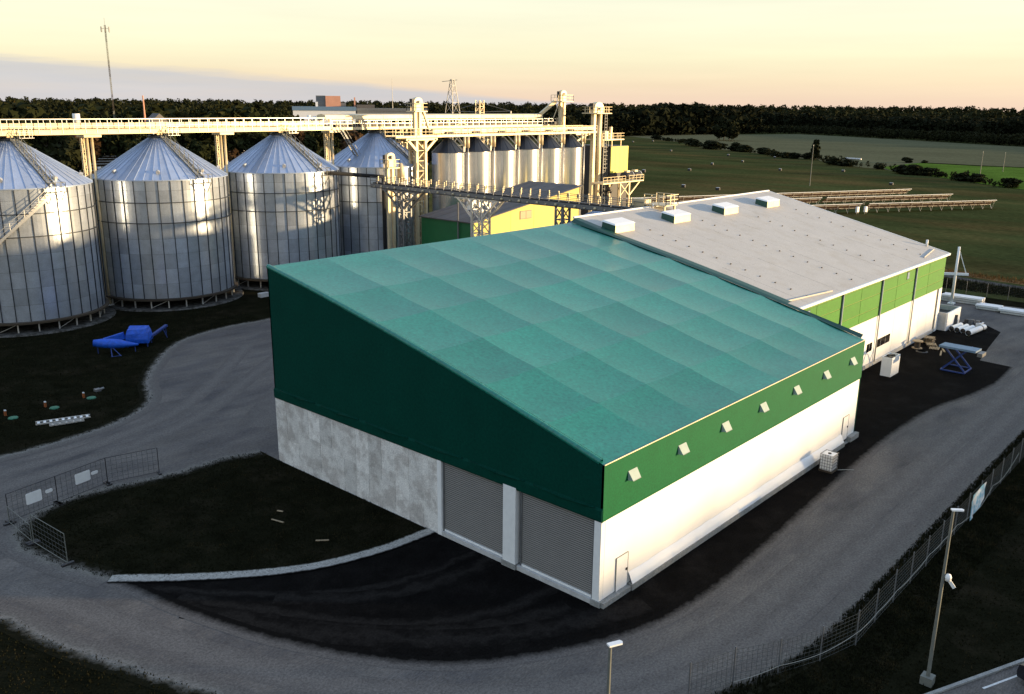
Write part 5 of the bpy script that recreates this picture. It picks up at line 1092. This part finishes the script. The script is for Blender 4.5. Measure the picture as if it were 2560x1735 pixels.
for k in range(5): MB().tube((424-k*.3, 158-k*1.75, .5), (424-k*.3-.28, 158-k*1.75-1.6, .5), .52, 10).build('bale', 'galv_rail', tn, smooth=True)
def solar(p, q, label, zt=2.35, zl=.75, dep=2.6, legs=True, group='solar tables in the field'):
    t = thing('solar_table', label, 'solar panels', (p[0], p[1], 0), group); a = Vector((*p, 0)); b = Vector((*q, 0)); d = (b-a).normalized(); L_ = (b-a).length
    nr = Vector((-d.y, d.x, 0)); vw = (a-Vector((CAM.x, CAM.y, 0)))
    if nr.dot(vw) < 0: nr = -nr
    T = Vector((0, 0, zt)); Lz = Vector((0, 0, zl)); e = Vector((0, 0, .05))
    MB().add([a+T, b+T, b+nr*dep+Lz, a+nr*dep+Lz], [(0, 1, 2, 3)]).build('underside', 'panel_back', t); MB().add([a+T+e, b+T+e, b+nr*dep+Lz+e, a+nr*dep+Lz+e], [(0, 1, 2, 3)]).build('glass', 'solar_glass', t)
    MB().beam(a+T+e*.5, b+T+e*.5, .08, .14).build('top_rail', 'white_paint', t)
    if legs:
        n = max(2, int(L_/3.2)); mb = MB()
        for k in range(n+1):
            c = a.lerp(b, min(.99, max(.01, k/n))); mb.beam(c+nr*.25+T*.93, c+nr*.9, .07).beam(c+nr*1.7+Vector((0, 0, zl+.5)), c+nr*.9, .07)
        mb.beam(a+nr*.5+Vector((0, 0, 1.95)), b+nr*.5+Vector((0, 0, 1.95)), .06).beam(a+nr*1.8+Vector((0, 0, 1.1)), b+nr*1.8+Vector((0, 0, 1.1)), .06)
        mb.build('frame', 'galv_rail', t)
    return t
solar((150, 112), (243.5, 65.4), 'long row of solar panels farthest from the grey roofed hall')
solar((150, 98.5), (197.6, 73.1), 'row of solar panels in the middle line, nearer the silos'); solar((198.8, 72.3), (235.9, 51.7), 'row of solar panels in the middle line, out in the field')
solar((160, 76.8), (190.6, 59.7), 'row of solar panels in the line nearest the grey roof, by the silos'); solar((192, 58.5), (226.5, 38.1), 'row of solar panels in the nearest line, ending in the open field')
for (x, y, lbx) in ((188.2, 59.9, 'small white inverter cabinet between the solar rows'), (190.4, 58.7, 'wider white inverter cabinet between the solar rows')):
    t = thing('inverter_cabinet', lbx, 'cabinet', (x, y, 0)); MB().box(-.6, -.25, .45, .6, .25, 1.75).build('cabinet', 'white_paint', t, local=True)
    for o in (-.45, .45): MB().box(o-.05, -.05, 0, o+.05, .05, .45).build('leg', 'grey_steel', t, local=True)
ra = math.radians(66); fd = Vector((math.cos(ra), math.sin(ra), 0)); rd = Vector((math.sin(ra), -math.cos(ra), 0))
for k in range(12):
    c = Vector((CAM.x, CAM.y, 0))+fd*(318+k*17); L0, L1 = -105+6*(k % 3), 75
    solar(tuple((c+rd*L0)[:2]), tuple((c+rd*L1)[:2]), 'long dark solar row in the park behind the silos', 2.6, .8, 4.0, False, 'solar park rows behind the silos')
def pole(x, y, h, label, cat='pole', r=.14):
    t = thing('wooden_pole', label, cat, (x, y, 0)); MB().tube((x, y, 0), (x, y, h), r, 8, r*.7).build('shaft', 'lamp_steel', t); MB().box(x-.18, y-.06, h-.4, x+.18, y+.06, h).build('cap', 'pale_concrete', t)
pole(257.4, 102.9, 13.5, 'weathered wooden pole standing alone in the dark field'); pole(327.9, 69.2, 10.5, 'wooden pole standing in the hedge by the clover field'); pole(387, 75.8, 8, 'thin wooden pole out on the clover field')
# masts and pylon
ms = thing('radio_mast', 'very tall thin red and white radio mast with antennas on top', 'mast', (216, 521, 0))
H_ = 68
for k in range(7): 
    mb = MB(); lattice(mb, 215.7, 520.7, 216.3, 521.3, H_*k/7, H_*(k+1)/7, .10, .06, 2.6); mb.build('section', 'lamp_steel' if k % 2 else 'bark', ms)
mb = MB()
for k in range(6): a = k*PI/3; mb.tube((216+2.4*math.cos(a), 521+2.4*math.sin(a), H_-4), (216+2.4*math.cos(a), 521+2.4*math.sin(a), H_-1), .28, 6).beam((216, 521, H_-2), (216+2.4*math.cos(a), 521+2.4*math.sin(a), H_-2), .14)
mb.tube((216, 521, H_), (216, 521, H_+4), .1, 6); mb.build('antennas', 'grey_steel', ms)
single(MB().tube((487.6, 582.6, 0), (487.6, 582.6, 46), .5, 6, .12), 'guyed_mast', 'grey_steel', 'thin distant mast above the woods near the lattice pylon', 'mast', (487.6, 582.6, 0))
single(MB().tube((190, 430, 0), (190, 430, 28), .7, 8, .35), 'brick_chimney', 'brick_pink', 'thin reddish chimney among the trees behind the silos', 'chimney', (190, 430, 0))
py = thing('lattice_pylon', 'steel lattice pylon tapering to a narrow top beyond the gallery', 'pylon', (245.8, 261.8, 0)); mb = MB()
zl_ = [0, 8, 15, 21, 26, 30, 33, 35.6]; wl = [4.6, 3.6, 2.9, 2.3, 1.8, 1.3, .9, .6]
for (za, wa), (z_b, wb_) in zip(zip(zl_, wl), zip(zl_[1:], wl[1:])):
    cs = [(-1, -1), (1, -1), (1, 1), (-1, 1)]
    for i in range(4):
        A0 = (245.8+cs[i][0]*wa, 261.8+cs[i][1]*wa, za); B0 = (245.8+cs[i][0]*wb_, 261.8+cs[i][1]*wb_, z_b); j = (i+1) % 4; A1 = (245.8+cs[j][0]*wa, 261.8+cs[j][1]*wa, za); B1 = (245.8+cs[j][0]*wb_, 261.8+cs[j][1]*wb_, z_b)
        mb.beam(A0, B0, .22).beam(A0, B1, .12).beam(A1, B0, .12).beam(B0, B1, .12)
mb.build('frame', 'grey_steel', py); mb = MB(); mb.beam((242.2, 264.5, 34.6), (247.5, 260.6, 35.4), .22); mb.build('cross_arm', 'grey_steel', py)
dk = thing('loading_derrick', 'low lattice derrick with a stayed boom beside the lattice pylon', 'derrick', (236, 236, 0)); mb = MB(); lattice(mb, 234.8, 234.8, 237.2, 237.2, 0, 27, .25, .14, 2.5); mb.build('tower', 'sungold_steel', dk)
mb = MB(); mb.beam((236, 236, 26), (246, 228, 22.8), .16).beam((236, 236, 22.3), (246, 228, 22.8), .25).beam((236, 236, 26), (228, 244, 22.6), .16).beam((236, 236, 22.3), (228, 244, 22.6), .25).beam((246, 228, 22.8), (246, 228, 18), .5); mb.build('boom', 'grey_steel', dk)
# factory beyond the woods
fa_ = thing('factory_block', 'pink brick factory block rising above the woods with a dark annex', 'factory', (446, 616, 0)); U_ = Vector((math.sin(math.radians(54)), -math.cos(math.radians(54)), 0)); W_ = Vector((math.cos(math.radians(54)), math.sin(math.radians(54)), 0)); O_ = Vector((452, 611, 0))
def oblock(u0, u1, w0, w1, z0, z1, name, m, parent): 
    P = [O_+U_*u0+W_*w0, O_+U_*u1+W_*w0, O_+U_*u1+W_*w1, O_+U_*u0+W_*w1]; return MB().prism([p+Vector((0, 0, z0)) for p in P], (0, 0, z1-z0)).build(name, m, parent)
oblock(-11, 1.5, 0, 14, 0, 31.0, 'main_block', 'brick_pink', fa_); oblock(-19, -11.1, 3, 14, 0, 31.2, 'dark_annex', 'grey_steel', fa_); oblock(-19.5, -17.5, .5, 2.8, 0, 26, 'stair_tower', 'white_panel', fa_); oblock(1.6, 6, 2, 12, 0, 25.5, 'side_block', 'grey_steel', fa_); oblock(13, 14.2, 4, 5.2, 0, 30, 'chimney', 'brick_pink', fa_)
fh = thing('factory_hall', 'long low factory hall with a pale blue roof before the pink block', 'factory', (438, 594, 0)); oblock(-38, 13, -22, -10, 0, 19.0, 'wall', 'white_panel', fh); oblock(-38.5, 13.5, -22.5, -9.5, 19.02, 22.2, 'roof', 'deck_blue', fh)
fg_ = thing('factory_shed', 'long grey roofed shed to the sunny side of the pink block', 'factory', (480, 560, 0)); oblock(15, 75, -8, 10, 0, 19, 'wall', 'grey_steel', fg_); oblock(14.5, 75.5, -8.5, 10.5, 19.02, 21.2, 'roof', 'grey_steel', fg_); oblock(15, 30, -5, 6, 21.22, 24, 'roof_house', 'brown_roof', fg_)
fs = thing('white_house', 'small white gabled house glimpsed among the trees behind the silos', 'house', (186, 410, 0)); MB().box(182, 407, 0, 190, 413, 15.5).build('wall', 'white_panel', fs); MB().prism([(181.5, 406.5, 15.5), (190.5, 406.5, 15.5), (186, 406.5, 19.5)], (0, 7, 0)).build('roof', 'brown_roof', fs)
